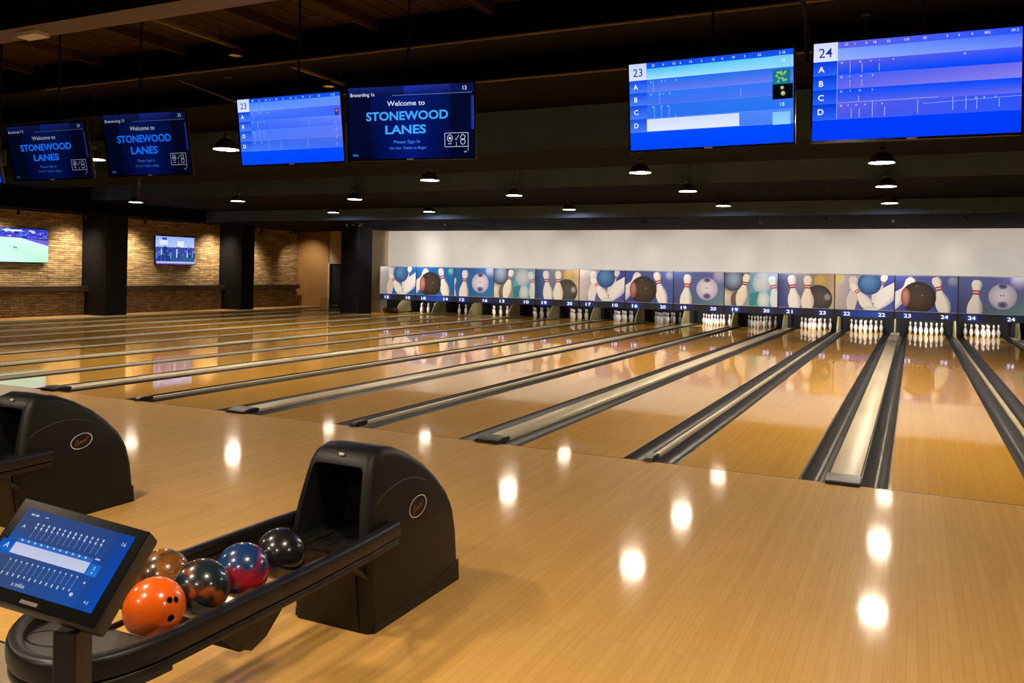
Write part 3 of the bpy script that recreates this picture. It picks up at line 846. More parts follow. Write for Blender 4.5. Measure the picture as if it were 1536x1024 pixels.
def score23(w, h, plain=False):
    c = Canvas(w-.024, h-.03, .0004); w, h = c.w, c.h
    c.rect(0, 0, w, h, (20,92,246), (0,74,255))
    q = .115 if not plain else .12
    c.rect(q*w, 0, w, .07*h, (16,78,232), (20,86,240))
    rows = [.19, .335, .48, .635, .79]
    if plain:
        c.quad4(q*w, .06*h, w, .19*h, (70,130,255), (96,150,250), (96,140,250), (110,160,255))
        cols = [((88,128,250),(70,104,250),(60,110,250),(50,104,255)), ((60,110,255),(110,134,252),(80,110,250),(50,104,255)), ((70,124,255),(90,124,252),(100,118,244),(80,118,250)), ((50,100,240),(80,110,230),(60,104,250),(70,124,255))]
    else:
        c.quad4(q*w, .065*h, w, .19*h, (70,186,246), (110,216,250), (150,214,250), (170,232,252))
        cols = [((30,110,236),(40,110,236),(110,128,246),(100,120,240)), ((40,120,250),(50,120,244),(80,116,246),(70,112,240)), ((40,112,240),(50,120,240),(40,116,246),(40,112,240)), ((60,120,250),(80,140,250),(80,130,246),(60,120,250))]
    for i in range(4):
        c.quad4(q*w, rows[i]*h, w, rows[i+1]*h, *cols[i])
        c.rect(0, rows[i]*h, q*w, rows[i+1]*h, (10,76,228), (70,124,250))
        c.line(q*w, rows[i+1]*h, w, rows[i+1]*h, .003, (120,170,255))
    c.rect(0, .79*h, w, h, (0,76,255), (0,70,250))
    c.rect(0, 0, q*w, .19*h, (200,214,250), (220,228,250))
    c.text('23', q*.5*w, .10*h, .09*h, (24,44,150), .004, 'c')
    for i, s in enumerate('ABDD' if plain else 'ABCD'): c.text(s, .042*w, (rows[i]+.075)*h, .055*h, (236,244,255), .018, 'c')
    small_digits(c, .035*h, [u*w for u in (.15,.22,.285,.33,.39,.46,.53,.585,.65,.72,.80,.92)], .026*h, toks=['23','0','10','6','14','2','13','4','19','5','62','2 18'])
    for i, us in enumerate(((.14,.21,.235,.3),(.14,.2,.225,.26),(.15,.21,.25),(.15,.22))):
        small_digits(c, (rows[i]+.03)*h, [u*w for u in us], .02*h, toks=['4','7','1','6'])
    for u, a, b2 in ((.16,.22,.33),(.2,.36,.48),(.165,.5,.63),(.21,.5,.63),(.26,.5,.63),(.7,.38,.47),(.2,.1,.19),(.26,.1,.19),(.3,.6,.75),(.42,.66,.76),(.68,.64,.77)):
        c.line(u*w, a*h, u*w, b2*h, .003, (150,196,255))
    if not plain:
        c.rect(q*w, .645*h, .69*w, .785*h, (206,222,252), (226,236,255))
        c.rect(.885*w, .065*h, .985*w, .19*h, (110,200,250), (140,220,252))
        c.text('25', .945*w, .115*h, .03*h, (240,250,255), .006, 'c')
        c.rect(.885*w, .215*h, .985*w, .37*h, (20,112,136), (24,120,150))
        rnd = random.Random(4)
        for _ in range(16): c.disc((.905+.06*rnd.random())*w, (.235+.115*rnd.random())*h, .008*w, (70,180,110), (190,220,90), n=8, rings=1)
        c.rect(.885*w, .37*h, w, .53*h, (6,12,20), (4,8,14))
        c.disc(.94*w, .41*h, .011*w, (120,120,60), (220,220,140), n=10); c.disc(.945*w, .47*h, .014*w, (120,130,70), (210,220,130), n=10)
        c.text('18', .94*w, .585*h, .04*h, (190,230,255), .006, 'c')
        c.rect(.885*w, .665*h, .985*w, .80*h, (120,196,252), (150,214,255))
    else:
        c.rect(.95*w, .235*h, .985*w, .335*h, (60,40,110), (40,60,160)); c.disc(.968*w, .265*h, .012*w, (170,70,110), (220,120,120), n=8)
        for i in range(4): c.line(.955*w, (.42+.1*i)*h, .955*w, (.46+.1*i)*h, .004, (200,220,255))
    return c
def welcome(w, h, dim=1.0, shoe=True, top='Bravarding 1a', num='13'):
    c = Canvas(w-.024, h-.03, .0004); w, h = c.w, c.h
    def D(col): return tuple(v*dim for v in col)
    c.rect(0, 0, w, h, D((4,10,44)), D((2,8,38)))
    c.quad4(.18*w, .12*h, .5*w, h, D((4,18,74)), D((4,28,110)), D((2,22,120)), D((2,8,50)))
    c.quad4(.5*w, .12*h, .82*w, h, D((4,28,110)), D((4,18,74)), D((2,8,50)), D((2,22,120)))
    c.quad4(0, 0, w, .115*h, D((22,40,116)), D((14,20,66)), D((10,26,84)), D((10,22,80)))
    c.quad4(.45*w, 0, .82*w, .115*h, D((26,52,170)), D((38,40,130)), D((14,24,84)), D((14,36,130)))
    c.line(.36*w, .125*h, .985*w, .125*h, .003, D((130,160,236)))
    c.text(top, .02*w, .10*h, .048*h, D((220,228,255)), .004)
    c.text(num, .93*w, .06*h, .052*h, D((220,228,255)), .006, 'c')
    c.text('Welcome to', .47*w, .235*h, .068*h, D((224,236,255)), .006, 'c', width=.30*w)
    tc = (62,166,252) if dim == 1 else (18,104,232)
    c.text('STONEWOOD', .475*w, .405*h, .115*h, tc, .026, 'c', width=.655*w)
    c.text('LANES', .465*w, .595*h, .115*h, tc, .026, 'c', width=.325*w)
    c.text('Please Sign In', .475*w, .765*h, .042*h, D((70,130,236)), .006, 'c', width=.21*w)
    c.text('On Our Tablet to Begin', .48*w, .85*h, .036*h, D((70,130,236)), .004, 'c', width=.29*w)
    c.text('EMu', .035*w, .94*h, .035*h, D((50,120,210)), .01)
    fx0, fx1, fy0, fy1 = .775*w, .955*w, .665*h, .85*h
    wc = D((190,210,236))
    for q in ((fx0,fy0,fx1,fy0),(fx1,fy0,fx1,fy1),(fx1,fy1,fx0,fy1),(fx0,fy1,fx0,fy0)): c.line(*q, .005, wc)
    c.ring(.815*w, .735*h, .022*w, .05*h, .006, wc); c.disc(.815*w, .735*h, .01*w, wc, wc, n=10)
    c.line(.80*w, .81*h, .83*w, .81*h, .006, wc)
    c.line(.855*w, .74*h, .863*w, .76*h, .005, wc); c.line(.863*w, .76*h, .882*w, .695*h, .005, wc)
    c.ring(.915*w, .725*h, .018*w, .04*h, .006, wc); c.ring(.915*w, .785*h, .02*w, .04*h, .006, wc)
    c.line(.865*w, .79*h, .865*w, .85*h, .004, wc); c.line(fx1, fy1, fx1, .905*h, .004, wc)
    c.text('105', .935*w, .92*h, .02*h, wc, .004, 'c')
    c.quad4(.975*w, .17*h, w, .62*h, D((20,24,80)), D((60,60,150)), D((30,70,220)), D((6,16,70)))
    return c

tv('bright blue scoreboard screen numbered 24, nearest on the right', -.0353, 3.2304, -.02, .03, 1.4835, .8218, score24(1.4835, .8218), 4.78, rods=(.07,))
tv('blue scoreboard screen numbered 23 with a white bar, left of the 24 screen', -1.6176, 3.2198, .1232, -.04, 1.4327, .7893, score23(1.4327, .7893), 4.78, rods=(0,))
tv('large dark blue welcome screen right of the left 23 scoreboard', -4.6294, 3.2279, .0845, .16, 1.3972, .7613, welcome(1.3972, .7613), 4.78, rods=(-.12,))
tv('plain blue scoreboard screen numbered 23 left of the large welcome screen', -6.1771, 3.2368, .1478, .03, 1.4065, .7584, score23(1.4065, .7584, True), 4.78)
tv('dim welcome screen right of the smallest welcome screen', -8.3654, 3.1866, .1972, .10, 1.27, .7597, welcome(1.27, .7597, .72, top='Breaveroing 13', num='25'), 4.78, lower=True, rods=(-.28,))
tv('smallest and leftmost dim welcome screen', -10.1523, 3.1715, .2106, .04, 1.4573, .73, welcome(1.4573, .73, .66, top='Botrdaneta 7 0', num='20'), 4.78)
tv('blue scoreboard screen cut off by the left edge of the picture', -11.95, 3.16, .21, .04, 1.45, .73, score23(1.45, .73, True), 4.78, rods=(.6,), lower=True)

# wall screens on the stone wall
def wall_tv(lab, yc, zc, w, h, canvas, mat):
    t = thing('wall_screen', lab, 'screen', (-25.5, yc, zc), 'screens on the stone wall', rotz=PI/2)
    bm = bm_new(); box(bm, -w/2-.02, w/2+.02, .0, .06, -h/2-.02, h/2+.02, .006); obj('case', bm, M['tvcase'], t)
    bm = bm_new(); box(bm, -.2, .2, .06, .10, -.15, .15); obj('mount_bracket', bm, M['steel_dark'], t)
    canvas.build('display', M[mat], t, y0=-.003)
c = Canvas(2.0, 1.06, .0008); w, h = 2.0, 1.06
c.rect(0, 0, w, .30*h, (30,60,170), (60,60,180))
rnd = random.Random(3)
for i in range(70): 
    x, y = rnd.random()*w, rnd.random()*.27*h; s = .02+.05*rnd.random()
    c.rect(x, y, x+s*2, y+s*.7, random.Random(i).choice([(90,90,220),(190,200,250),(30,40,120),(130,80,220),(60,120,230)]))
c.rect(.25*w, .045*h, .55*w, .09*h, (226,238,255))
c.poly([(0,.27*h),(.52*w,.28*h),(w,.5*h),(w,h),(0,h)], [(196,240,226),(206,244,230),(198,240,222),(176,232,196),(206,246,236)])
c.poly([(.52*w,.28*h),(w,.34*h),(w,.5*h)], (110,90,210))
for i in range(12): c.rect((.62+.03*i)*w, (.34+.012*i)*h, (.632+.03*i)*w, (.375+.012*i)*h, (190,190,250))
c.disc(.42*w, .56*h, .012*w, (60,80,90), (40,60,70)); c.disc(.45*w, .58*h, .014*w, (70,90,100), (60,80,90))
wall_tv('wall screen showing a pale green sports field, on the stone wall at far left', 17.1, 2.28, 2.0, 1.06, c, 'screen_bright')
c = Canvas(1.86, 1.05, .0008); w, h = 1.86, 1.05
c.rect(0, 0, w, .42*h, (150,180,250), (190,206,255))
c.rect(.1*w, .12*h, .3*w, .3*h, (220,232,255)); c.rect(.55*w, .15*h, .72*w, .36*h, (230,240,255)); c.rect(.16*w, .04*h, .28*w, .13*h, (70,60,210))
c.quad4(0, .38*h, w, .9*h, (60,90,180), (50,60,170), (50,110,130), (34,74,150))
for i in range(30):
    x, y = rnd.random()*w, (.36+.35*rnd.random())*h; hh = (.12+.15*rnd.random())*h
    col = rnd.choice([(30,44,110),(24,50,120),(110,140,220),(40,90,150),(170,190,250),(80,60,190)])
    c.rect(x, y, x+.035*w, y+hh, col); c.disc(x+.017*w, y-.02*h, .014*w, (90,110,180), (160,176,230), n=8, rings=1)
c.rect(.5*w, .5*h, .53*w, .75*h, (200,214,255)); c.disc(.515*w, .47*h, .02*w, (190,206,255), (230,236,255), n=10)
c.rect(0, .90*h, w, .965*h, (206,214,255), (180,170,250)); c.rect(0, .965*h, w, h, (120,80,190))
wall_tv('smaller wall screen showing a blue crowd scene, between the two pillars', 23.36, 2.30, 1.86, 1.05, c, 'screen')

# ------------------------------------------------------------------ ball returns
def evaluated_bool(o, cutters, op='DIFFERENCE'):
    for c in cutters:
        md = o.modifiers.new('b', 'BOOLEAN'); md.object = c; md.operation = op; md.solver = 'EXACT'
    dg = bpy.context.evaluated_depsgraph_get(); dg.update()
    me = bpy.data.meshes.new_from_object(o.evaluated_get(dg))
    o.modifiers.clear(); old = o.data; o.data = me; me.name = old.name; bpy.data.meshes.remove(old)
    for c in cutters:
        d = c.data; bpy.data.objects.remove(c); bpy.data.meshes.remove(d)

def bevel_sharp(bm, off, seg, ang=math.radians(50)):
    es = [e for e in bm.edges if len(e.link_faces) == 2 and e.calc_face_angle() > ang]
    bmesh.ops.bevel(bm, geom=es, offset=off, segments=seg, affect='EDGES', profile=.5)

def hood_profile():
    pts = [(3.30,0.0),(3.275,.20),(3.25,.42),(3.275,.58),(3.31,.71),(3.335,.785),(3.375,.835),(3.45,.858),(3.56,.842),(3.69,.788),(3.82,.714),(3.93,.625),(4.02,.53),(4.085,.41),(4.12,.28),(4.14,.13),(4.15,0.0)]
    return pts

def ball_return(loc, label, full=True):
    t = thing('ball_return', label, 'ball return', loc, 'ball returns on the approach')
    X0 = 0.0                       # local X centre of hood
    # hood shell
    bm = bm_new(); A, B, fs = prism(bm, hood_profile(), -.235, .235)
    bmesh.ops.bisect_plane(bm, geom=bm.verts[:]+bm.edges[:]+bm.faces[:], plane_co=(0,0,.45), plane_no=(0,0,1))
    for v in bm.verts:
        if v.co.z > .45: v.co.x *= 1-.24*(v.co.z-.45)/.43
    bm.normal_update()
    def hx(z): return .235*(1-.24*max(0, z-.45)/.43)
    side = [e for e in bm.edges if any(abs(f.normal.x) > .7 for f in e.link_faces) and any(abs(f.normal.x) < .7 for f in e.link_faces) and max(v.co.z for v in e.verts) > .02]
    bmesh.ops.bevel(bm, geom=side, offset=.045, segments=5, affect='EDGES', profile=.5)
    hood = obj('hood', bm, [M['hood'], M['hood_in']], t)
    bm = bm_new()
    q = []
    for cx, cz, a0 in ((.118,.742,0),(-.118,.742,PI/2),(-.152,.43,PI),(.152,.43,1.5*PI)):
        for k in range(6): q.append((cx+.034*math.cos(a0+k*PI/10), cz+.034*math.sin(a0+k*PI/10)))
    f0 = [bm.verts.new((x, 3.0, z)) for x, z in q]; f1 = [bm.verts.new((x, 3.64, z)) for x, z in q]
    bm.faces.new(f0); bm.faces.new(list(reversed(f1)))
    for k in range(len(q)): bm.faces.new((f0[k], f1[k], f1[(k+1) % len(q)], f0[(k+1) % len(q)]))
    bmesh.ops.recalc_face_normals(bm, faces=bm.faces[:])
    for f in bm.faces: f.material_index = 1
    cut = obj('cut', bm, [M['hood'], M['hood_in']], t)
    evaluated_bool(hood, [cut])
    for p in hood.data.polygons: p.use_smooth = True
    hood.data.set_sharp_from_angle(angle=math.radians(35))
    # raised seam lines and skirt on both sides
    for s in (-1, 1):
        bm = bm_new()
        pts = [(s*hx(z), y, z) for y, z in ((3.335,.60),(3.39,.628),(3.45,.648),(3.52,.664),(3.59,.672),(3.66,.668),(3.73,.654),(3.80,.628))]
        tube(bm, pts, .003, 6)
        obj('seam_line', bm, M['plate'], hood, smooth=True)
        bm = bm_new(); A, B, fs = prism(bm, [(3.32,0),(3.32,.04),(3.8,.06),(4.13,.12),(4.14,0)], s*.2335, s*.2365)
        obj('skirt', bm, M['hood'], hood)
        # oval badge
        bm = bm_new(); n = 32
        cy, cz = 3.705, .515
        for k in range(n):
            a0, a1 = 2*PI*k/n, 2*PI*(k+1)/n
            q = []
            for (aa, rr) in ((a0,1),(a1,1),(a1,.93),(a0,.93)):
                zz = cz+.05*rr*math.sin(aa)+.022*rr*math.cos(aa)*.55
                q.append(bm.verts.new((s*(hx(zz)+.0015), cy+.085*rr*math.cos(aa), zz)))
            f = bm.faces.new(q)
        for (y0, z0, y1, z1) in ((-.05,-.022,-.03,.012),(-.03,.012,-.022,-.018),(-.022,-.018,-.002,.004),(-.002,.004,.002,-.014),(.002,-.014,.02,.01),(.02,.01,.024,-.008),(.024,-.008,.05,.022),(-.05,-.03,.045,.012)):
            d = Vector((y1-y0, z1-z0)).normalized(); nx, nz = -d.y*.003, d.x*.003
            q = [bm.verts.new((s*(hx(cz+zz)+.0015), cy+yy, cz+zz)) for yy, zz in ((y0+nx,z0+nz),(y1+nx,z1+nz),(y1-nx,z1-nz),(y0-nx,z0-nz))]
            f = bm.faces.new(q); f.material_index = 1
        for f in bm.faces:
            f.normal_update()
            if f.normal.x*s < 0: f.normal_flip()
        obj('oval_badge', bm, [M['badge'], M['badge_red']], hood)
    bm = bm_new(); box(bm, -.014, .014, 3.352, 3.358, .818, .83); obj('small_badge', bm, M['badge'], hood)
    # bumper rail: straight sides and round near end
    rx = .29; yc = 2.08; zr = .47
    path = [(rx-.03, 3.45, zr), (rx-.01, 3.2, zr), (rx, 2.8, zr), (rx, 2.4, zr)]
    for k in range(0, 25): a = PI*k/24; path.append((rx*math.cos(a)+.065*math.sin(a)**2, yc-.36*math.sin(a), zr))
    path += [(-rx, 2.4, zr), (-rx, 2.8, zr), (-rx+.01, 3.2, zr), (-rx+.03, 3.45, zr)]
    sec = []
    for k in range(16):
        a = 2*PI*k/16; cx, cz = math.cos(a), math.sin(a)
        sec.append((.028*math.copysign(abs(cx)**.6, cx), .040*math.copysign(abs(cz)**.6, cz)))
    bm = bm_new(); tube(bm, path, 0, ell=sec); bmesh.ops.recalc_face_normals(bm, faces=bm.faces[:])
    obj('bumper_rail', bm, M['rail'], t, smooth=True)
    sec2 = [(a*.75, b2*.45-.058) for a, b2 in sec]
    bm = bm_new(); tube(bm, path, 0, ell=sec2); bmesh.ops.recalc_face_normals(bm, faces=bm.faces[:])
    obj('lower_rail', bm, M['steel_dark'], t, smooth=True)
    # near end tray plate
    bm = bm_new()
    out = [(rx-.02)*1.0]
    rim = [((rx-.02)*math.cos(PI*k/20)+.065*math.sin(PI*k/20)**2, yc-.34*math.sin(PI*k/20)) for k in range(21)]
    top = [bm.verts.new((x, y, .44+.05*max(0, (2.08-y)/.34))) for x, y in rim]; bot = [bm.verts.new((x, y, .36)) for x, y in rim]
    bm.faces.new(top); bm.faces.new(list(reversed(bot)))
    for k in range(len(rim)): bm.faces.new((top[k], bot[k], bot[(k+1) % len(rim)], top[(k+1) % len(rim)]))
    bmesh.ops.recalc_face_normals(bm, faces=bm.faces[:])
    tray = obj('end_tray', bm, M['plate'], t)
    bm = bm_new()
    ringp = [(.10*math.cos(a)-.12, 1.83+.075*math.sin(a), .4435+.0*a) for a in [2*PI*k/30 for k in range(30)]]
    ringp = [(x+.05, y+.06, .44+.05*(2.08-y-.06)/.34+.001) for x, y, z in ringp]
    tube(bm, ringp, .0022, 6, closed=True); obj('tray_ring', bm, M['rail'], tray, smooth=True)
    # ball support rods
    for x in (-.2505+.0, -.0335, .1835):
        bm = bm_new(); tube(bm, [(x, 2.03, .442), (x, 3.34, .442)], .012, 10); obj('support_rod', bm, M['steel_dark'], t, smooth=True)
    # hanging bracket below the rack
    for s in (-1, 1):
        bm = bm_new(); A, B, fs = prism(bm, [(2.26,.42),(2.72,.42),(2.66,.37),(2.56,.285),(2.48,.26),(2.40,.30)], s*.245-.008, s*.245+.008)
        bmesh.ops.bevel(bm, geom=[e for e in bm.edges], offset=.003, segments=1, affect='EDGES')
        obj('bracket_plate', bm, M['steel_dark'], t)
    bm = bm_new(); box(bm, -.24, .24, 2.43, 2.53, .27, .30, .006); obj('cross_bar', bm, M['steel_dark'], t)
    bm = bm_new(); box(bm, -.06, .06, 1.80, 1.94, .0, .37, .01); box(bm, -.14, .14, 1.74, 2.0, 0, .02, .006); obj('pedestal', bm, M['rail'], t)
    bm = bm_new(); A, B, fs = prism(bm, [(3.292,.02),(3.268,.20),(3.246,.37),(3.28,.37),(3.31,.02)], -.165, .165)
    obj('front_panel', bm, M['hood'], hood)
    for s in (-1, 1):
        bm = bm_new(); tube(bm, [(s*.27, 3.05, .42), (s*.21, 3.27, .28)], .016, 8); obj('brace', bm, M['rail'], t, smooth=True)
    return t

ball_return((-2.515, 0, 0), 'black hooded ball return in front with five balls on its rack')
ball_return((-5.36, .22, 0), 'black hooded ball return at the left edge, partly behind the tablet screen')

# balls on the front return
def ball(loc, label, mat, rot, holes=True):
    r = .108
    bm = bm_new(); bmesh.ops.create_uvsphere(bm, u_segments=48, v_segments=32, radius=r)
    o = obj('bowling_ball', bm, [mat, M['hood_in']], smooth=True)
    cuts = []
    for (a, b2, rad) in ((0, .25, .011), (.24, .25, .011), (.10, -.32, .013)):
        d = Vector((math.sin(a), -math.cos(a)*math.cos(b2), math.sin(b2))).normalized()
        bm = bm_new(); bmesh.ops.create_cone(bm, cap_ends=True, segments=20, radius1=rad, radius2=rad, depth=.06)
        bm.transform(d.to_track_quat('Z', 'Y').to_matrix().to_4x4()); bmesh.ops.translate(bm, verts=bm.verts[:], vec=d*r)
        for f in bm.faces: f.material_index = 1
        cuts.append(obj('cut', bm, [mat, M['hood_in']]))
    evaluated_bool(o, cuts)
    for p in o.data.polygons: p.use_smooth = True
    o.data.set_sharp_from_angle(angle=math.radians(50))
    o.location = loc; o.rotation_mode = 'QUATERNION'; o.rotation_quaternion = Vector((0,-1,0)).rotation_difference(Vector(rot).normalized())
    tag(o, label, 'bowling ball', 'balls on the front ball return')
    return o
RX1, RX2 = -2.44, -2.657
ball((RX1, 2.172, .500), 'bright orange bowling ball nearest the tablet on the ball return', ball_mat('ball_orange', [(0,(255,92,10)),(.45,(255,104,16)),(1,(255,120,34))], 6, .5), (.95,-.22,.25))
ball((RX1, 2.392, .500), 'dark swirled bowling ball with orange and olive patches behind the orange ball', ball_mat('ball_dark_swirl', [(0,(16,30,36)),(.47,(24,40,46)),(.52,(60,44,26)),(.565,(160,78,30)),(.62,(120,104,34)),(.68,(20,34,40))], 4.5, .6, 2.6), (-.3,.3,.9))
ball((RX1, 2.61, .500), 'blue bowling ball with red swirls, between dark swirled and black balls', ball_mat('ball_blue_red', [(0,(18,44,92)),(.53,(26,58,110)),(.58,(150,36,60)),(.66,(214,40,50)),(.74,(150,70,40)),(1,(20,50,100))], 4.2, .5, 1.1), (-.6,.1,.8))
ball((RX1, 2.838, .500), 'black bowling ball nearest the hood opening', ball_mat('ball_black', [(0,(20,20,22)),(.5,(28,28,30)),(1,(36,36,38))], 9, .4, 3.0), (.1,.9,.3))
ball((RX2, 2.40, .500), 'brown amber bowling ball half hidden behind the tablet', ball_mat('ball_amber', [(0,(40,30,18)),(.44,(70,48,20)),(.54,(140,86,24)),(.66,(166,100,30)),(1,(80,56,26))], 6, 1.2, 4.0), (0,.9,.3))

# ------------------------------------------------------------------ score tablet on its post
R3 = Matrix(((0.9521,-0.3013,-0.0520),(0.2547,0.6877,0.6798),(-0.1691,-0.6605,0.7315)))
PC = Vector((-2.0078, 1.4766, .9565))
kt = thing('score_tablet', 'black score tablet with a blue touch screen on a post, front left', 'tablet', (-1.93, 1.46, 0))
def kput(o):
    o.matrix_local = Matrix.Translation(PC-Vector((-1.93, 1.46, 0))) @ R3.to_4x4(); return o
sw, sh = .33, .33/1.6
bm = bm_new(); box(bm, -sw/2-.030, sw/2+.032, .002, .062, -sh/2-.034, sh/2+.026, .010); kput(obj('tablet_case', bm, M['kiosk_side'], kt, smooth=True))
bm = bm_new(); box(bm, -sw/2-.027, sw/2+.029, -.0035, .003, -sh/2-.031, sh/2+.023, .002); tbz = kput(obj('tablet_bezel', bm, M['bezel'], kt))
c = Canvas(sw, sh, .00015); w, h = sw, sh
c.quad4(0, 0, w, h, (66,84,136), (44,72,140), (24,88,190), (66,84,124))
c.quad4(.84*w, 0, w, h, (40,72,142), (20,74,176), (16,84,200), (34,80,160))
c.quad4(0, .30*h, .2*w, .62*h, (50,84,150), (56,86,150), (50,92,170), (30,110,200))
c.rect(.06*w, .06*h, .09*w, .085*h, (190,206,236)); c.rect(.10*w, .06*h, .13*w, .085*h, (190,206,236)); c.rect(.19*w, .06*h, .22*w, .075*h, (170,190,226))
c.text('16', .945*w, .13*h, .05*h, (206,218,240), .006, 'c')
c.text('A', .065*w, .24*h, .045*h, (220,232,250), .01, 'c')
rnd = random.Random(11)
for i in range(13):
    x = (.16+.052*i)*w
    for y in (.155, .20): c.rect(x, (y+.01*rnd.random())*h, x+.014*w, (y+.03+.012*rnd.random())*h, (206,220,246))
    c.line(x+.01*w, .24*h, x+.008*w, .36*h, .0011, (140,166,220)); c.line(x+.008*w, .24*h, x+.03*w, .24*h, .001, (130,156,212))
    c.rect(x-.03*w, .655*h, x-.018*w, .68*h, (190,208,240)); c.line(x-.02*w, .69*h, x-.024*w, .80*h, .0011, (140,166,220))
    c.rect(x-.03*w, .82*h, x-.018*w, (.845+.02*rnd.random())*h, (196,212,244))
c.rect(.12*w, .41*h, .80*w, .47*h, (60,120,210), (40,110,214))
for i in range(11): c.rect((.15+.058*i)*w, .415*h, (.165+.058*i)*w, .44*h, (206,222,250))
c.rect(0, .46*h, .115*w, .60*h, (20,90,200), (30,110,220)); c.text('A', .06*w, .53*h, .07*h, (226,236,252), .006, 'c', shear=.2)
c.rect(.12*w, .47*h, .80*w, .61*h, (206,214,246), (216,222,250))
c.rect(.81*w, .47*h, .90*w, .62*h, (20,110,226), (40,130,236)); c.text('2', .855*w, .52*h, .04*h, (220,236,255), .008, 'c'); c.text('+', .855*w, .58*h, .04*h, (220,236,255), .01, 'c')
for y, s in ((.73,'B'), (.86,'-')): c.text(s, .055*w, y*h, .045*h, (206,220,246), .008, 'c')
c.rect(.82*w, .40*h, .86*w, .42*h, (200,214,244)); c.rect(.84*w, .70*h, .855*w, .725*h, (206,220,246))
c.text('s mike', .36*w, .945*h, .05*h, (206,216,238), .006, 'c'); c.disc(.80*w, .88*h, .016*w, (170,190,230), (220,230,250), n=10)
c.text('+1', .945*w, .92*h, .045*h, (220,232,255), .008, 'c')
kput(c.build('tablet_display', M['screen_soft'], kt, y0=-.0038))
bm = bm_new(); box(bm, -.028, .022, -.0045, -.0035, -sh/2-.023, -sh/2-.014); obj('maker_badge', bm, M['beam_under'], tbz)
# post
px, py = 0, 0
bm = bm_new(); box(bm, -.030, .034, -.035, .035, .012, .80, .004); po = obj('post', bm, M['rail'], kt); po.rotation_euler = (0, 0, .30)
bm = bm_new(); box(bm, -.13, .13, -.13, .13, 0, .014, .004); obj('foot_plate', bm, M['rail'], kt)
bm = bm_new(); box(bm, -.06, .06, .058, .085, -.10, .04, .006); kput(obj('tilt_bracket', bm, M['steel_dark'], kt))

# ------------------------------------------------------------------ small ceiling fittings
t = thing('light_track', 'thin grey lighting track running along the ceiling above the left screens', 'light track', (-8.1, 9, 4.6))
bm = bm_new(); box(bm, -.02, .02, -2.4, 3.6, 0, .04, .004); obj('track_rail', bm, M['beam_under'], t)
for y in (-.9, 1.6, 3.3):
    bm = bm_new(); box(bm, -.008, .008, y-.008, y+.008, .04, .18); obj('hanger', bm, M['cord'], t)
for i, (dy, lab) in enumerate(((8.35,'nearer round track light on the ceiling track'), (10.3,'farther round track light on the ceiling track'))):
    t = thing('track_light', lab, 'ceiling light', (-8.1, dy, 4.612), 'round lights on the ceiling track')
    bm = bm_new(); lathe(bm, [(.02,0),(.03,-.03),(.075,-.05),(.095,-.09),(.095,-.11),(.08,-.11),(.08,-.095),(0,-.095)], 20, cap=False); obj('track_light_body', bm, M['steel_dark'], t, smooth=True)
    bm = bm_new(); lathe(bm, [(0,-.10),(.078,-.10),(.078,-.104),(0,-.104)], 20, cap=False); obj('track_light_lens', bm, M['shade_in'], t)
bm = bm_new(); box(bm, -9.1, -8.75, 6.02, 6.20, 4.245, 4.30, .008)
tag(obj('ceiling_vent', bm, M['badge']), 'pale flat box fixed under the nearest ceiling beam', 'vent')
def pipe(name, pts, r, lab, cat, mat='steel_dark'):
    bm = bm_new(); tube(bm, pts, r, 8); return tag(obj(name, bm, M[mat], smooth=True), lab, cat, 'thin ceiling pipes')
pipe('ceiling_pipe', [(-12, 8.45, 4.38), (-.2, 8.45, 4.38)], .018, 'thin pale pipe along the beam just past the hanging screens', 'pipe', 'beam_under')
pipe('ceiling_pipe', [(-9, 10.65, 4.46), (-1, 10.65, 4.46)], .02, 'thin brown pipe along the beam over the front of the lanes', 'pipe', 'beam_under')
pipe('ceiling_pipe', [(-9.9, 8.4, 4.55), (-9.9, 11.2, 4.3), (-9.9, 11.2, 4.05)], .016, 'bent thin pipe behind the dim welcome screens', 'pipe')
bm = bm_new(); tube(bm, [(-.95, 6.4, 4.76), (-.90, 7.0, 4.30), (-.86, 7.45, 3.9), (-.85, 7.5, 3.55)], .022, 8)
tag(obj('hanging_cable', bm, M['cord'], smooth=True), 'thick black cable hanging between the 23 and 24 scoreboards', 'cable')
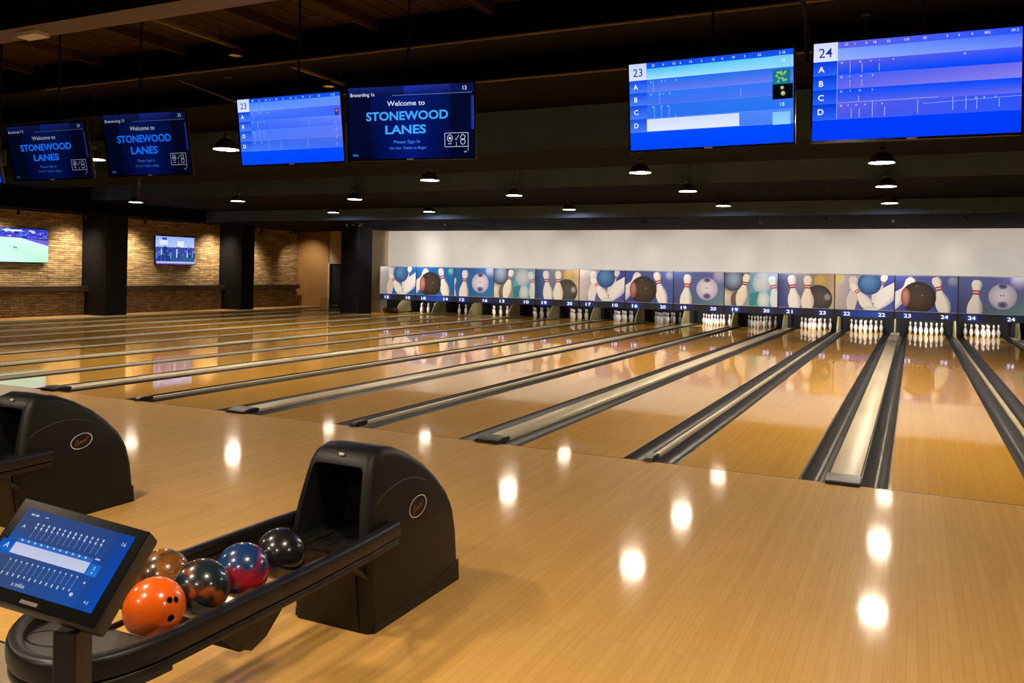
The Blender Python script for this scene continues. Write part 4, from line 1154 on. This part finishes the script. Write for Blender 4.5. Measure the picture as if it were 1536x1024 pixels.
# ceiling sprinklers
spr = None
for i, (x, y, z, lab) in enumerate(((-5.8, 21.0, 3.8, 'small sprinkler under the charcoal ceiling above the middle lanes'), (-1.8, 20.2, 3.8, 'small sprinkler under the charcoal ceiling near the right lanes'), (-3.2, 26.5, 3.415, 'small sprinkler under the lowest ceiling step at right'), (-19.4, 26.7, 3.415, 'small sprinkler in front of the free standing pillar'))):
    bm = bm_new() if spr is None else None
    if spr is None:
        lathe(bm, [(.02,0),(.02,-.02),(.008,-.025),(.008,-.07),(.03,-.075),(.03,-.08),(0,-.08)], 12, cap=False); spr = obj('sprinkler', bm, M['chrome'], smooth=True); o = spr
    else: o = spr.copy(); COL.objects.link(o)
    o.location = (x, y, z+.008); tag(o, lab, 'sprinkler', 'ceiling sprinklers')
# far corner details
bm = bm_new(); lathe(bm, [(0,0),(.30,0),(.36,.05),(.36,.13),(.28,.19),(0,.20)], 20, cap=False)
for v in bm.verts: v.co.x *= 1.0; v.co.y *= .6
o = obj('rounded_object', bm, M['maroon'], smooth=True, loc=(-19.13, 28.6, -.16)); o.location.z = .0
tag(o, 'low reddish brown rounded object at the foot of the cream side wall', 'cushion')  # unidentified low rounded object
bm = bm_new(); box(bm, -19.5, -19.0, 27.95, 29.6, -.16, 0)
struct('floor_corner', bm, M['lane'], 'short wooden floor beside the free standing pillar')
bm = bm_new(); box(bm, -20.65, -19.5, 27.92, 30.5, -.16, 0)
struct('floor_corner_left', bm, M['lane'], 'short wooden floor behind the free standing pillar')
bm = bm_new(); box(bm, -23.6, -22.6, 29.7, 29.712, -.16, .45)
tag(obj('glass_screen', bm, M['glass']), 'low clear glass screen in front of the black doorway', 'glass screen')

# ------------------------------------------------------------------ world, camera, view
w = bpy.data.worlds.new('world'); S.world = w; w.use_nodes = True
w.node_tree.nodes['Background'].inputs[0].default_value = (.02, .02, .025, 1); w.node_tree.nodes['Background'].inputs[1].default_value = .3
cam = bpy.data.cameras.new('camera'); co = bpy.data.objects.new('camera', cam); COL.objects.link(co)
cam.sensor_width = 36; cam.lens = 1258*36/1536; cam.shift_y = -104/1536; cam.clip_end = 200
yaw = math.atan(603/1258.); roll = math.atan(.0195)
co.matrix_world = Matrix.Translation((0, 0, 1.731)) @ Matrix.Rotation(yaw, 4, 'Z') @ Matrix.Rotation(PI/2, 4, 'X') @ Matrix.Rotation(roll, 4, 'Z')
S.camera = co
S.view_settings.view_transform = 'Standard'; S.view_settings.look = 'None'; S.view_settings.exposure = 0.0; S.view_settings.gamma = 1
S.view_settings.use_curve_mapping = False
S.cycles.use_denoising = True
S.cycles.max_bounces = 8; S.cycles.sample_clamp_indirect = 8; S.cycles.use_light_tree = True
S.cycles.caustics_reflective = False; S.cycles.caustics_refractive = False
